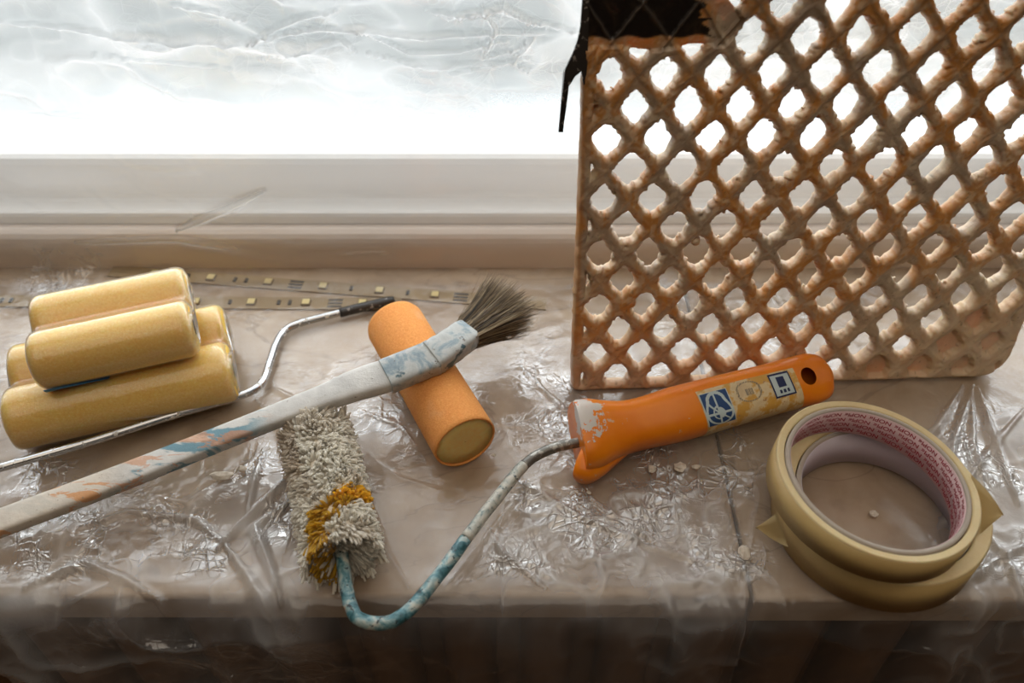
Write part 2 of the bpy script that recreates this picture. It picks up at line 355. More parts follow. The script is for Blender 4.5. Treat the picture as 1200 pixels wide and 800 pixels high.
# ================================================================ PLASTIC SHEET
def build_film():
    xs = np.concatenate([np.linspace(-.74, -.36, 20, endpoint=False), np.linspace(-.36, .36, 860, endpoint=False), np.linspace(.36, .86, 24)])
    prof = np.array([(.150, -.235), (.156, -.16), (.166, -.09), (.176, -.035), (.1812, -.008), (.1835, -.0005), (.188, .0016), (.196, .002),
                     (.25, .002), (.30, .002), (.35, .002), (.380, .0022), (.392, .005), (.399, .013), (.402, .03), (.399, .07), (.390, .14), (.378, .22), (.371, .30), (.371, .42), (.374, .7), (.385, 1.0), (.40, 1.34)])
    d = np.r_[0, np.cumsum(np.linalg.norm(np.diff(prof, axis=0), axis=1))]
    sd = d[19]
    ss = np.concatenate([np.linspace(0, sd*.0+d[18], 640, endpoint=False), np.linspace(d[18], d[-1], 60)])
    fine = spline(np.c_[prof, d], 24); 
    py = np.interp(ss, fine[:, 2], fine[:, 0]); pz = np.interp(ss, fine[:, 2], fine[:, 1])
    X, S = np.meshgrid(xs, ss); Yp = np.repeat(py[:, None], len(xs), 1); Zp = np.repeat(pz[:, None], len(xs), 1)
    ty = np.gradient(py, ss); tz = np.gradient(pz, ss); L = np.hypot(ty, tz); ny = (-tz/L); nz = (ty/L)   # normal: up on the sill, toward the room on the window
    # where on the sheet
    hang = sstep(.186, .178, Yp)*(Zp < .01); wnd = sstep(.006, .03, Zp); flat = 1-np.maximum(hang, wnd)
    # crumple
    wx = X+.012*(fbm(X*40, S*40, 3, 3)-.5); wy = S+.012*(fbm(X*40, S*40, 3, 9)-.5)
    c1 = ridged(wx*16, wy*22, 1, 4); c2 = ridged(wx*38+wy*14, wy*44, 2, 3); c3 = ridged(wx*95, wy*95-wx*30, 3, 2.5); c4 = fbm(X*220, S*220, 2, 5)
    msk = sstep(.42, .68, fbm(X*13, S*13, 3, 21))
    px = lambda u, v, z=0: at_z(u, v, z)
    def blob(u, v, r, z=0):
        q = px(u, v, z); return np.exp(-((X-q[0])**2+(Yp-q[1])**2)/(r*r))
    act = .35+.75*msk
    for (u, v, r, a) in ((1120, 560, .022, 1.5), (1165, 620, .03, 1.5), (700, 640, .03, .8), (650, 600, .02, .6), (800, 600, .02, .5), (1180, 520, .03, .8), (300, 600, .03, 1.2), (330, 680, .022, 1.5), (100, 690, .05, 1.1), (430, 500, .04, .7), (720, 620, .05, .8), (610, 630, .03, .8), (380, 440, .03, .5), (820, 660, .04, .6), (840, 560, .03, .5), (20, 720, .05, 1.0), (590, 480, .03, .5)):
        act = act+a*blob(u, v, r)
    act = act*(1-.75*blob(1040, 590, .03))
    hsl = .0006+.0014*act
    dsp = flat*(hsl*(.34*c1+.36*c2)+.00040*act*c3+.00008*c4)
    dsp = dsp + hang*(.006*c1*(1+np.clip(-X*3, 0, 1.2))+.003*c2+.0010*c3+.012*(vnoise(X*9, S*5, 40)-.3)*(X < .1))
    topm = sstep(.085, .15, Zp)
    sx = wx*9; sz = wy*30
    dsp = dsp + wnd*((.0010+.0040*topm)*ridged(sx, sz, 7, 4)+(.0006+.0022*topm)*ridged(wx*26+wy*20, wy*60, 8, 3)+.0008*topm*ridged(wx*80, wy*95, 11, 2.5)+.004*(vnoise(X*6, S*4, 31)-.5))
    # explicit folds: (points px..., half width mm, height mm), on the sill plane or the window sheet
    def fold(pts, w, h, plane='z', val=.003):
        nonlocal dsp
        P = [at_z(u, v, val) if plane == 'z' else at_y(u, v, val) for u, v in pts]
        ax = (0, 1) if plane == 'z' else (0, 2)
        A = X; Bc = Yp if plane == 'z' else Zp
        best = np.full(X.shape, 9.)
        for i, (p, q) in enumerate(zip(P[:-1], P[1:])):
            p2 = np.array([p[ax[0]], p[ax[1]]]); q2 = np.array([q[ax[0]], q[ax[1]]]); dd = q2-p2; LL = dd@dd
            t = np.clip(((A-p2[0])*dd[0]+(Bc-p2[1])*dd[1])/LL, 0, 1)
            n = len(P)-1; tt = (i+t)/n; taper = .25+.75*np.sin(np.pi*np.clip(tt, .02, .98))
            best = np.minimum(best, np.hypot(A-p2[0]-t*dd[0], Bc-p2[1]-t*dd[1])/taper)
        w_ = w/1000; r = np.clip(1-best/w_, 0, 1)
        m_ = flat if plane == 'z' else wnd
        dsp = dsp+m_*h/1000*r**1.4
    for f_ in (([(1128, 452), (1098, 500), (1062, 545)], 3.5, 3), ([(1140, 452), (1120, 510), (1108, 560)], 3, 3), ([(1145, 455), (1165, 520), (1192, 590)], 4, 3.5), ([(1138, 455), (1140, 520), (1150, 560)], 2.5, 2.5),
               ([(1200, 480), (1150, 540), (1130, 570)], 3, 2), ([(610, 430), (660, 480), (700, 500)], 2.5, 2), ([(560, 495), (620, 500), (680, 540)], 2, 1.5), ([(600, 560), (680, 605), (760, 640), (860, 670)], 2.5, 2), ([(690, 580), (740, 620), (800, 650)], 2, 2),
               ([(560, 600), (590, 650), (640, 690)], 2, 2), ([(340, 560), (310, 590), (255, 645)], 4, 5), ([(310, 530), (300, 560), (290, 600)], 3, 4), ([(340, 590), (300, 620), (330, 700)], 4, 5), ([(265, 640), (300, 690), (330, 715)], 4, 5),
               ([(90, 620), (150, 600), (230, 610), (270, 640)], 3, 3), ([(30, 690), (100, 660), (190, 700)], 4, 4), ([(435, 590), (455, 650), (480, 690)], 2.5, 3), ([(440, 540), (470, 560), (520, 575)], 1.5, 1.2), ([(320, 455), (350, 470), (390, 500)], 2.5, 2),
               ([(300, 470), (330, 505), (330, 540)], 3, 3), ([(180, 580), (220, 590), (260, 560)], 2, 1.5), ([(420, 480), (470, 500), (500, 540)], 2, 1.5), ([(870, 520), (890, 580), (880, 640)], 2, 1.2), ([(600, 590), (560, 640), (520, 690)], 2, 1.2), ([(1150, 620), (1180, 660), (1200, 700)], 4, 3), ([(1120, 690), (1160, 660), (1200, 640)], 4, 3)):
        fold(*f_)
    for f_ in (([(305, 237), (260, 260), (200, 285)], 5, 5), ([(80, 300), (200, 296), (330, 318), (450, 312)], 6, 4), ([(0, 22), (100, 30), (200, 44), (290, 48)], 2, 3), ([(290, 48), (350, 20), (400, 5)], 2, 3), ([(290, 46), (370, 32), (420, 30), (500, 42), (570, 38), (660, 34)], 2.5, 4),
               ([(200, 0), (260, 10), (292, 20)], 2, 3), ([(0, 133), (70, 137), (140, 147), (190, 165), (220, 180)], 1.2, 1.5), ([(420, 30), (480, 62), (540, 60), (600, 45)], 2, 3), ([(430, 60), (500, 80), (600, 75)], 1.5, 2.5), ([(565, 0), (580, 35), (565, 70), (600, 60)], 2, 3),
               ([(500, 8), (540, 15), (590, 5), (620, 22), (680, 32)], 2, 4), ([(520, 20), (580, 8), (640, 30)], 1.5, 3), ([(600, 60), (625, 42), (600, 75), (620, 85)], 1.5, 3), ([(520, 88), (570, 82), (620, 68)], 1.5, 2.5), ([(110, 60), (190, 72), (270, 82)], 1.5, 2), ([(300, 70), (400, 45), (420, 60)], 1.5, 2)):
        fold(*f_, plane='y', val=.388)
    glint_haze = np.clip(.05*flat+(.27+0*X)*wnd+.14*msk*flat + .28*hang*(sstep(-.06, -.2, X))*(.3+.7*c2), 0, 1)  # white haze; on the left hang it stands in for bright reflections
    for (u, v, r, a) in ((1115, 555, .018, .9), (1160, 600, .022, .9), (1180, 650, .02, .6), (1190, 500, .02, .3), (1170, 690, .03, .3), (1100, 500, .012, .3), (800, 660, .03, .2), (640, 600, .02, .15), (610, 670, .025, .15), (590, 490, .015, .1), (440, 495, .02, .12), (820, 540, .02, .1), (300, 600, .018, .3), (325, 690, .015, .35), (240, 650, .03, .12), (70, 690, .03, .2), (730, 640, .03, .15)):  # painted glints: extra white haze and gloss where highlights fall
        glint_haze = glint_haze+a*1.5*blob(u, v, r)*(.25+.75*c2+.5*c3)
    glint_haze = glint_haze*(1-.8*blob(1040, 590, .03))
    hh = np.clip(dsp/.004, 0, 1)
    glint_haze = np.clip(glint_haze+.34*hh*flat*np.clip(act-.3, 0, 1)+.22*flat*c3*c2*np.clip(act-.5, 0, 1.2)+.15*wnd*topm+.6*wnd*hh, 0, 1)  # fold crests whitened as painted highlights
    # front hem: shorter on the left
    Yf = Yp + ny[:, None]*dsp; Zf = Zp+nz[:, None]*dsp
    V = np.c_[X.ravel(), Yf.ravel(), Zf.ravel()]
    R, Cn = X.shape; idx = np.arange(R*Cn).reshape(R, Cn)
    Q = np.stack([idx[:-1, :-1], idx[:-1, 1:], idx[1:, 1:], idx[1:, :-1]], -1)
    hem = -.028-.022*(fbm(X*10, X*0, 2, 60)-.5)-.9*np.clip(X+.235, 0, .5)      # height of the lower hem
    keep = (Zp > hem)[:-1, :-1]
    Fq = Q[keep].reshape(-1, 4)
    used, inv = np.unique(Fq, return_inverse=True); Fq = inv.reshape(-1, 4)
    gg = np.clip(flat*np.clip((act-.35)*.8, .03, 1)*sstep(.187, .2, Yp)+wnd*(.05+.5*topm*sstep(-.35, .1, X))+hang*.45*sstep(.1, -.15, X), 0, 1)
    bc = np.c_[glint_haze.ravel(), gg.ravel(), 0*gg.ravel()][used]
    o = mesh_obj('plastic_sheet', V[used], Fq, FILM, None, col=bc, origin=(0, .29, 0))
    tag(o, 'thin clear crumpled plastic sheet covering the window and whole sill, hanging over its edge', 'plastic sheet')
build_film()

# ================================================================ LED STRIPS under the sheet
LEDB = simple('led_strip_tape', (150, 126, 88), .5); LEDC = simple('led_chip', (214, 196, 140), .4); LEDD = simple('led_component', (52, 42, 30), .5); LEDF = simple('led_case', (120, 98, 62), .5)
def led(p0, p1, chips, darks, prints, label):
    A = at_z(*p0, .0004); B = at_z(*p1, .0004); t = empty('led_strip', tuple((A+B)/2)); tag(t, label, 'led strip', 'bare LED strips lying at the back of the sill')
    d = unit(B-A); n = np.cross([0, 0, 1], d)
    def pad(name, c, hl, hw, z0, z1, mat, par=t):
        V = [c+d*sx*hl+n*sy*hw+np.array([0, 0, z]) for z in (z0, z1) for sx, sy in ((-1, -1), (1, -1), (1, 1), (-1, 1))]
        return mesh_obj(name, V, [(0, 3, 2, 1), (4, 5, 6, 7), (0, 1, 5, 4), (1, 2, 6, 5), (2, 3, 7, 6), (3, 0, 4, 7)], mat, par, smooth=False)
    pad('strip_tape', (A+B)/2, np.linalg.norm(B-A)/2, .005, 0, .0008, LEDB)
    def pos(u):
        k = (u-p0[0])/(p1[0]-p0[0]); v = p0[1]+(p1[1]-p0[1])*k
        q = at_z(u, v, .0004); s = (q-A)@d; return A+d*s
    for u in chips:
        c = pad('led_chip', pos(u), .0026, .0026, .0008, .002, LEDF); pad('lens', pos(u), .0021, .0021, .002, .0023, LEDC, c)
    for u in darks: pad('resistor', pos(u), .0009, .0018, .0008, .0016, LEDD)
    for u in prints:
        for k in (-1, 0, 1): pad('printed_bar', pos(u)+n*k*.0028, .0042, .0008, .0008, .0010, LEDD)
led((130, 318), (640, 357), [182, 248, 315, 379, 445, 510, 575], [209, 221, 276, 289, 412, 478], [347, 540], 'upper bare LED strip behind the yellow rollers, under the sheet')
led((-40, 353), (470, 357), [98, 165, 230, 295, 359, 425], [3, 14, 130, 270, 327, 340], [393], 'lower bare LED strip nearer the chrome rod, under the sheet')

# ================================================================ ROLLER PACKS (two foam sleeves shrink-wrapped)
m = M('yellow_foam'); n = m.noise(900, 3, .7); n2 = m.noise(60, 2)
c = m.ramp(n, [(.3, (244, 182, 56)), (.55, (255, 204, 84)), (.75, (255, 222, 128))])
c = m.mix(m.math('MULTIPLY', n2, .3), c, (246, 216, 146))
m.pbsdf(c, .85, normal=m.bump(n, .4, .0005), sss=.6, sssr=.008); YFOAM = m.m
def smin(a, b, k):
    h = np.clip(.5+.5*(b-a)/k, 0, 1); return b*(1-h)+a*h-k*h*(1-h)
def roller_pack(L1, R1, R, z, sep, label, rot=0, side=1, blue=None, zt=0):
    """axis of the front sleeve from L1 to R1 (px), the second sleeve 'sep' behind"""
    A = at_z(*L1, z); B = at_z(*R1, z+zt); ax = unit(B-A); nrm = unit(np.cross([0, 0, 1], ax))   # points away from the camera
    upv = np.cross(ax, nrm)
    t = tag(empty('foam_roller_pack', tuple((A+B)/2+nrm*sep/2-np.array([0, 0, R+.0005]))), label, 'paint rollers', 'shrink-wrapped yellow foam roller packs')
    Ln = np.linalg.norm(B-A)
    offs = [np.zeros(3), nrm*sep+upv*.0]
    for k, of in enumerate(offs):
        rr = R-.0006; c = .0042
        pr = [(0, .004), (0, rr-c)]+[(c-c*math.cos(a), rr-c+c*math.sin(a)) for a in np.linspace(.2, math.pi/2, 5)]
        pr += [(Ln-d_, r_) for d_, r_ in pr[::-1]]
        sd = k*3.1
        lathe('foam_sleeve', A+of, B+of, pr, YFOAM, t, 56, wob=lambda d_, a_: .012*math.sin(a_*2+d_*40+sd)+.008*math.sin(a_*3-d_*90+sd))
    # wrap: contour of the softly joined circles, shrinking at the ends
    K = 96; N = 60; V = []
    mid = sep/2
    ang = np.linspace(0, 2*np.pi, K, endpoint=False)
    for i in range(N+1):
        s = i/N; e = 0.006
        dd = -.0008+s*(Ln+.0016)
        ed = min(dd+.0008, Ln+.0008-dd)
        shrink = 0 if ed > e else (1-math.sqrt(max(0, 1-(1-ed/e)**2)))*e
        rad = R+.0002-shrink
        lo = np.zeros(K); hi = np.full(K, sep+R*2)
        for _ in range(26):
            mm = (lo+hi)/2; X = mm*np.cos(ang); Y = mm*np.sin(ang)
            f_ = smin(np.hypot(X+mid, Y)-rad, np.hypot(X-mid, Y)-rad, .007)
            lo = np.where(f_ < 0, mm, lo); hi = np.where(f_ < 0, hi, mm)
        ru = lo*(1+(.006+.05*math.exp(-ed/.004))*(vnoise(ang*6+z*900, np.full(K, s*30.), 4)-.5))
        for a, r_ in zip(ang, ru):
            V.append(A+ax*dd+nrm*(mid+r_*math.cos(a))+upv*r_*math.sin(a))
    Fs = [(i*K+j, i*K+(j+1) % K, (i+1)*K+(j+1) % K, (i+1)*K+j) for i in range(N) for j in range(K)]
    for i0, dsign in ((0, -1), (N, 1)):    # gathered ends
        c0 = len(V); Vc = np.mean(V[i0*K:(i0+1)*K], axis=0)
        for j in range(K): V.append(Vc+(V[i0*K+j]-Vc)*.45+ax*dsign*(-.0006+.0010*((j % 5) == 0)))
        V.append(Vc+ax*dsign*.0002)
        for j in range(K):
            q = (i0*K+j, c0+j, c0+(j+1) % K, i0*K+(j+1) % K); Fs.append(q); Fs.append((c0+j, c0+K, c0+(j+1) % K))
    V = np.array(V); bc = np.full((len(V), 3), .05); 
    dal = (V-A)@ax; bc[:] = (.05+.35*np.exp(-np.minimum(dal+.001, Ln+.001-dal).clip(0)/.004))[:, None]
    mesh_obj('shrink_wrap', V, Fs, WRAP, t, col=bc)
    if blue:
        s0, s1, a0, a1 = blue; V = []; nn = 12
        for s in (s0, s1):
            for a in np.linspace(a0 if s == s0 else a0+.38, a1, nn):
                V.append(A+ax*s*Ln+(R+.0011)*(nrm*math.cos(a)+upv*math.sin(a)))
        for s in (s0, s1):
            for a in np.linspace(a0 if s == s0 else a0+.38, a1, nn):
                V.append(A+ax*s*Ln+(R+.0007)*(nrm*math.cos(a)+upv*math.sin(a)))
        Fs = [(i, i+1, nn+i+1, nn+i) for i in range(nn-1)]+[(2*nn+i, 3*nn+i, 3*nn+i+1, 2*nn+i+1) for i in range(nn-1)]
        Fs += [(0, nn, 3*nn, 2*nn), (nn-1, 2*nn+nn-1, 4*nn-1, 2*nn-1)]+[(i, 2*nn+i, 2*nn+i+1, i+1) for i in range(nn-1)]+[(nn+i, nn+i+1, 3*nn+i+1, 3*nn+i) for i in range(nn-1)]
        tag(mesh_obj('paper_label', V, Fs, simple('label_blue', (52, 128, 180), .5), t), 'small blue paper label under the front sleeve')
    return t
roller_pack((13, 492), (274, 434), .0160, .0185, .0305, 'larger lower pack of yellow foam rollers in clear wrap lying on the sheet')
roller_pack((40, 424), (228, 383), .0142, .0480, .0268, 'smaller pack of two yellow foam rollers stacked on top of the larger pack', blue=(.03, .40, math.radians(207), math.radians(250)))

# ================================================================ CHROME ROLLER FRAME ROD
m = M('chrome_wire'); n = m.noise(260, 4, .6); n2 = m.noise(90, 3, .5)
paint = m.step(n, .60, .64)
c = m.mix(paint, (190, 192, 194), (214, 208, 198)); inv = m.math('SUBTRACT', 1.0, paint)
m.pbsdf(c, m.math('ADD', m.math('MULTIPLY', paint, .4), .22), inv, normal=m.bump(paint, .3, .0003)); CHROME = m.m
m = M('black_plastic_chipped'); n = m.noise(330, 4, .6); m.pbsdf(m.mix(m.step(n, .60, .63), (50, 47, 45), (150, 145, 138)), .35); BLACKP = m.m
rod_px = [(-60, 567, .018), (0, 548, .0165), (100, 519, .0145), (200, 487, .0115), (270, 467, .009), (295, 458, .0078), (309, 445, .0068), (317, 422, .006), (324, 402, .0055), (333, 388, .005), (350, 379, .005), (395, 367, .005), (420, 361, .005), (441, 356, .005)]
rp = np.array([at_z(u, v, z) for u, v, z in rod_px])
t = tag(empty('roller_frame', tuple(at_z(330, 400, .003))), 'bent chrome wire roller frame without a roller, black tip against the orange foam', 'roller frame')
path = spline(rp, 10)
tube('wire_rod', path, .0021, CHROME, t, 14)
tp = spline(np.array([at_z(u, v, .005) for u, v in ((398, 366.5), (420, 361), (446, 355), (462, 351))]), 6)
tube('end_tip', tp, lambda s: .0028-.0006*(s > .93), BLACKP, t, 14)

# ================================================================ ORANGE FOAM ROLLER
m = M('orange_foam'); n = m.noise(1100, 3, .75); n2 = m.noise(45, 3, .6)
c = m.ramp(n, [(.3, (220, 138, 66)), (.6, (238, 162, 88)), (.8, (244, 184, 120))])
c = m.mix(m.math('MULTIPLY', m.step(n2, .55, .75), .45), c, (232, 178, 130))
m.pbsdf(c, .9, normal=m.bump(n, .5, .0005), sss=.3, sssr=.003); OFOAM = m.m
m = M('foam_end'); n = m.noise(500, 3); m.pbsdf(m.ramp(n, [(.3, (255, 200, 118)), (.7, (255, 212, 136))]), .9, sss=.8, sssr=.012); OEND = m.m
A = at_z(546, 519, .0178); B = at_z(461, 377, .0178); R = .0158
orange_ax = (A, B)
t = tag(empty('foam_roller', tuple((A+B)/2-np.array([0, 0, .0178]))), 'bare orange foam roller sleeve lying under the paintbrush', 'paint roller')
L = np.linalg.norm(B-A)
pr = [(.0022, R-.0012), (.0004, R-.0011), (0, R-.0007), (.0006, R-.0001), (.003, R), (L*.5, R-.0002), (L-.004, R), (L-.0012, R-.001), (L, R-.0035), (L+.0003, .004)]
lathe('sleeve', A, B, pr, OFOAM, t, 72, wob=lambda d, a: .008*math.sin(3*a+d*60)+(.035*math.exp(-d/.0015)*max(0, math.sin(a*1-1.9))**6))
lathe('end_plug', A, B, [(.0009, .0003), (.0007, R*.5), (.0009, R-.0012), (.003, R-.0014)], OEND, t, 48)

# ================================================================ PAINTBRUSH
m = M('painted_brush_handle')
g = m.obj(); sp = m.n('ShaderNodeSeparateXYZ'); m.l(g, sp.inputs[0])
st = m.scaled((28, 90, 60), (0, 0, -.4)); n = m.noise(1, 5, .65, st, .5); n2 = m.noise(1.7, 5, .6, st, .8); n3 = m.noise(420, 4, .7); n4 = m.noise(70, 4)
c = m.ramp(n4, [(.3, (196, 194, 190)), (.6, (222, 220, 215)), (.8, (210, 204, 192))])
# stains sit along the middle and end of the handle
ms = m.step(sp.outputs['X'], -.066, -.085); ml = m.step(sp.outputs['X'], -.125, -.145)
c = m.mix(m.math('MULTIPLY', m.math('MULTIPLY', m.step(n, .50, .56), ms), m.math('SUBTRACT', 1.0, m.math('MULTIPLY', ml, .8))), c, (112, 152, 166))
c = m.mix(m.math('MULTIPLY', m.step(n2, .535, .57), m.math('MAXIMUM', m.math('MULTIPLY', ms, .6), ml)), c, (214, 138, 72))
c = m.mix(m.step(n3, .66, .70), c, (120, 104, 88))
c = m.mix(m.math('MULTIPLY', ml, .35), c, (222, 196, 160))
m.pbsdf(c, .5, normal=m.bump(m.math('ADD', n3, n2), .5, .0005)); BHAND = m.m
m = M('painted_ferrule'); n = m.noise(75, 5, .65, dist=.6); n2 = m.noise(300, 4, .7); n3 = m.noise(120, 4)
c = m.ramp(n, [(.30, (104, 126, 136)), (.42, (148, 162, 168)), (.50, (188, 190, 186)), (.7, (164, 166, 162))])
c = m.mix(m.step(n3, .62, .68), c, (70, 96, 104)); c = m.mix(m.step(n2, .64, .68), c, (96, 84, 70))
m.pbsdf(c, .4, normal=m.bump(n2, .5, .0005)); FERR = m.m
m = M('bristle_hair'); m.pbsdf(m.attr(), .5); BRIS = m.m
tb = tag(empty('paintbrush', tuple(at_z(500, 425, .036))), 'old paintbrush with long white-painted wooden handle and grey bristles, resting across the orange foam roller', 'paintbrush')
def rrect(w, h, k=24, p=5, shear=0):
    a = np.linspace(0, 2*np.pi, k, endpoint=False); c, s = np.cos(a), np.sin(a)
    return np.c_[np.sign(c)*np.abs(c)**(2/p)*w/2, np.sign(s)*np.abs(s)**(2/p)*h/2]
bp = [(-70, 640, .012, .0125, .0075), (0, 613, .0155, .0122, .0075), (100, 576, .020, .0118, .0075), (200, 537, .0245, .0112, .0075), (300, 497, .0295, .0108, .0075), (350, 477, .032, .0112, .0075), (385, 464, .0335, .0125, .008), (415, 452, .0350, .0150, .0082), (440, 444, .0362, .0160, .0084), (458, 439, .037, .0158, .0084)]
pts = spline(np.array([[*at_z(u, v, z), w, h] for u, v, z, w, h in bp]), 8)
tilt = (.08, -.16, 1)
V, Fs = loft(pts[:, :3], lambda i, s: rrect(pts[i, 3], pts[i, 4]), ref=tilt); mesh_obj('handle', V, Fs, BHAND, tb)
fp = [(452, 441.5, .0372, .0170, .0096), (458, 439, .0374, .0172, .0098), (480, 430, .0382, .0170, .0098), (508, 418.5, .0390, .0168, .0100)]
q = spline(np.array([[*at_z(u, v, z), w, h] for u, v, z, w, h in fp]), 5)
V, Fs = loft(q[:, :3], lambda i, s: rrect(q[i, 3]*(1+.05*(s > .93)), q[i, 4]*(1+.05*(s > .93))), ref=tilt); mesh_obj('ferrule', V, Fs, FERR, tb)
fp = [(506, 419.5, .0390, .0166, .0112), (512, 416, .0392, .0166, .0115), (530, 404, .0392, .0158, .0115), (549, 390, .0388, .0150, .0112)]
q2 = spline(np.array([[*at_z(u, v, z), w, h] for u, v, z, w, h in fp]), 5)
V, Fs = loft(q2[:, :3], lambda i, s: rrect(q2[i, 3]*(1+.03*math.sin(s*30)), q2[i, 4]), ref=tilt); mesh_obj('ferrule', V, Fs, FERR, tb)
def strands(specs, segs=4, k=3, taper=.75):
    """specs: list of (p0, p1, p2, radius, colour); quadratic curves as thin tapering tubes"""
    Vs = []; Fs = []; Cs = []; b = 0
    cs = ring(1, k)
    for p0, p1, p2, r, c in specs:
        ts = np.linspace(0, 1, segs+1)[:, None]; P = (1-ts)**2*p0+2*ts*(1-ts)*p1+ts**2*p2
        T = unit(p2-p0); h = np.array([0, 0, 1.]) if abs(T[2]) < .9 else np.array([1., 0, 0]); Nn = unit(np.cross(T, h)); Bn = np.cross(T, Nn)
        for i in range(segs+1):
            rr = r*(1-taper*(i/segs)**2); Vs.append(P[i]+(np.outer(cs[:, 0], Nn)+np.outer(cs[:, 1], Bn))*rr)
        for i in range(segs):
            for j in range(k): Fs.append((b+i*k+j, b+i*k+(j+1) % k, b+(i+1)*k+(j+1) % k, b+(i+1)*k+j))
        Cs += [c]*((segs+1)*k); b += (segs+1)*k
    return np.vstack(Vs), np.array(Fs), np.array(Cs)
P_, T_, N_, B_ = frames(q2[:, :3], tilt); e0 = P_[-1]; ft, fn, fb = T_[-1], N_[-1], B_[-1]
sp_ = []
cols = [lin(c) for c in ((172, 152, 120), (134, 114, 88), (92, 76, 58), (202, 182, 150), (62, 50, 38), (44, 36, 28))]
for i in range(2600):
    a = rng.uniform(-1, 1); b = rng.uniform(-1, 1)
    p0 = e0-ft*.003+fb*a*.0068+fn*b*.0048
    ln = rng.uniform(.030, .041)*(1-.08*abs(a))
    sd = fb*(a*.0100+.0020+rng.normal(0, .0012))*1.0+fn*(b*.006+rng.normal(0, .0013)+.001)
    p2 = p0+ft*ln+sd+fb*(-.0005); p1 = p0+ft*ln*.5+sd*.3+rng.normal(0, .0006, 3)
    c = cols[rng.choice(6, p=[.28, .24, .18, .1, .12, .08])]
    sp_.append((p0, p1, p2, rng.uniform(.00010, .00019), c))
V, Fq, Cq = strands(sp_, 3); o = mesh_obj('bristles', V, Fq, BRIS, tb, col=Cq); tag(o, kind='stuff')

# ================================================================ MINI ROLLER WITH PLUSH SLEEVE
m = M('painted_wire'); n = m.noise(130, 5, .62, dist=1.0); n2 = m.noise(60, 3); n3 = m.noise(380, 4, .6)
c = m.ramp(n, [(.34, (34, 84, 92)), (.46, (86, 132, 140)), (.54, (150, 174, 174)), (.62, (196, 196, 184))])
c = m.mix(m.step(n3, .60, .64), c, (40, 56, 60)); c = m.mix(m.step(n2, .64, .68), c, (206, 138, 52))
m.pbsdf(c, .38, normal=m.bump(m.math('ADD', n, n3), .6, .0008)); PWIRE = m.m
m = M('steel_wire'); n3 = m.noise(300, 4, .6); m.pbsdf(m.mix(m.step(n3, .5, .6), (120, 118, 112), (176, 174, 166)), .4, .6); STEEL = m.m
rt = tag(empty('mini_paint_roller', tuple(at_z(560, 600, .002))), 'small paint roller with white plush sleeve, paint-splashed bent wire and orange plastic handle', 'paint roller')
A = at_z(371, 508, .0185); B = at_z(401, 648, .0185); ax = unit(B-A); L = np.linalg.norm(B-A)
CORE = simple('sleeve_core', (246, 236, 218), .9)
core = lathe('roller_sleeve', A, B, [(0, .002), (0, .0115), (.002, .0138), (L-.002, .0138), (L, .0115), (L, .006), (L-.004, .0055)], CORE, rt, 32)
m = M('pile_yarn'); m.pbsdf(m.attr(), .9, sheen=.3); 
x = m.n('ShaderNodeBsdfTranslucent'); m.l(m.attr(), x.inputs[0]); mp = m.n('ShaderNodeMixShader'); mp.inputs[0].default_value = .5
pb = [q for q in m.t.nodes if q.type == 'BSDF_PRINCIPLED'][0]; m.l(pb.outputs[0], mp.inputs[1]); m.l(x.outputs[0], mp.inputs[2]); m.l(mp.outputs[0], m.out.inputs[0])
PILE = m.m
nn = unit(np.array([0, 0, 1])-ax*ax[2]); bb = np.cross(ax, nn)      # bb: one side
sp_ = []
white = np.array(lin((255, 250, 238))); tan = np.array(lin((186, 158, 124))); yel = np.array(lin((255, 206, 56))); oliv = np.array(lin((178, 140, 40)))
Yw = [at_z(u, v, .03) for u, v in ((436, 566), (415, 580), (390, 600), (367, 615), (370, 640), (376, 662))]
for i in range(5600):
    s = rng.uniform(-.001, L+.0008); th = rng.uniform(0, 2*np.pi)
    rd = nn*math.cos(th)+bb*math.sin(th)
    if math.cos(th) < -.35 and rng.random() < .6: continue
    p0 = A+ax*s+rd*.0130
    cl = math.floor(s*260)+37*math.floor(th*4)
    rc = np.array([vnoise(s*230, th*3.5, 3)-.5, vnoise(s*230, th*3.5, 8)-.5])
    edge = (sstep(.006, 0, s)*-1+sstep(L-.006, L, s)*1.0)
    lean = ax*(rc[0]*.0055+edge*.0045+.0015)+np.cross(ax, rd)*(rc[1]*.0055)
    ln = rng.uniform(.0030, .0048)
    p2 = p0+rd*ln+lean+rng.normal(0, .0006, 3); p1 = p0+rd*ln*.65+lean*.25
    if (p2[2]) < .0025: p2[2] = .0025+rng.uniform(0, .001)
    dmin = 9
    for k in range(len(Yw)-1):
        a_, b_ = Yw[k][:2], Yw[k+1][:2]; d_ = b_-a_; tt = np.clip((p2[:2]-a_)@d_/(d_@d_), 0, 1); dmin = min(dmin, np.linalg.norm(p2[:2]-a_-tt*d_))
    wd = .0028+.0022*(s/L)
    c = white*(rng.uniform(.92, 1.0))
    sh = vnoise(s*60, th*2, 12)
    left = p2[0]-(A+ax*s)[0]
    if left < -.009 and s < L*.45: c = c*.55+tan*.45
    elif sh > .62: c = c*.8+tan*.2
    if dmin < wd*rng.uniform(.6, 1.2) and p2[2] > .012: c = yel*rng.uniform(.8, 1.1) if s < L*.75 else (yel*.5+oliv*.5)
    sp_.append((p0, p1, p2, rng.uniform(.00068, .00095), c))
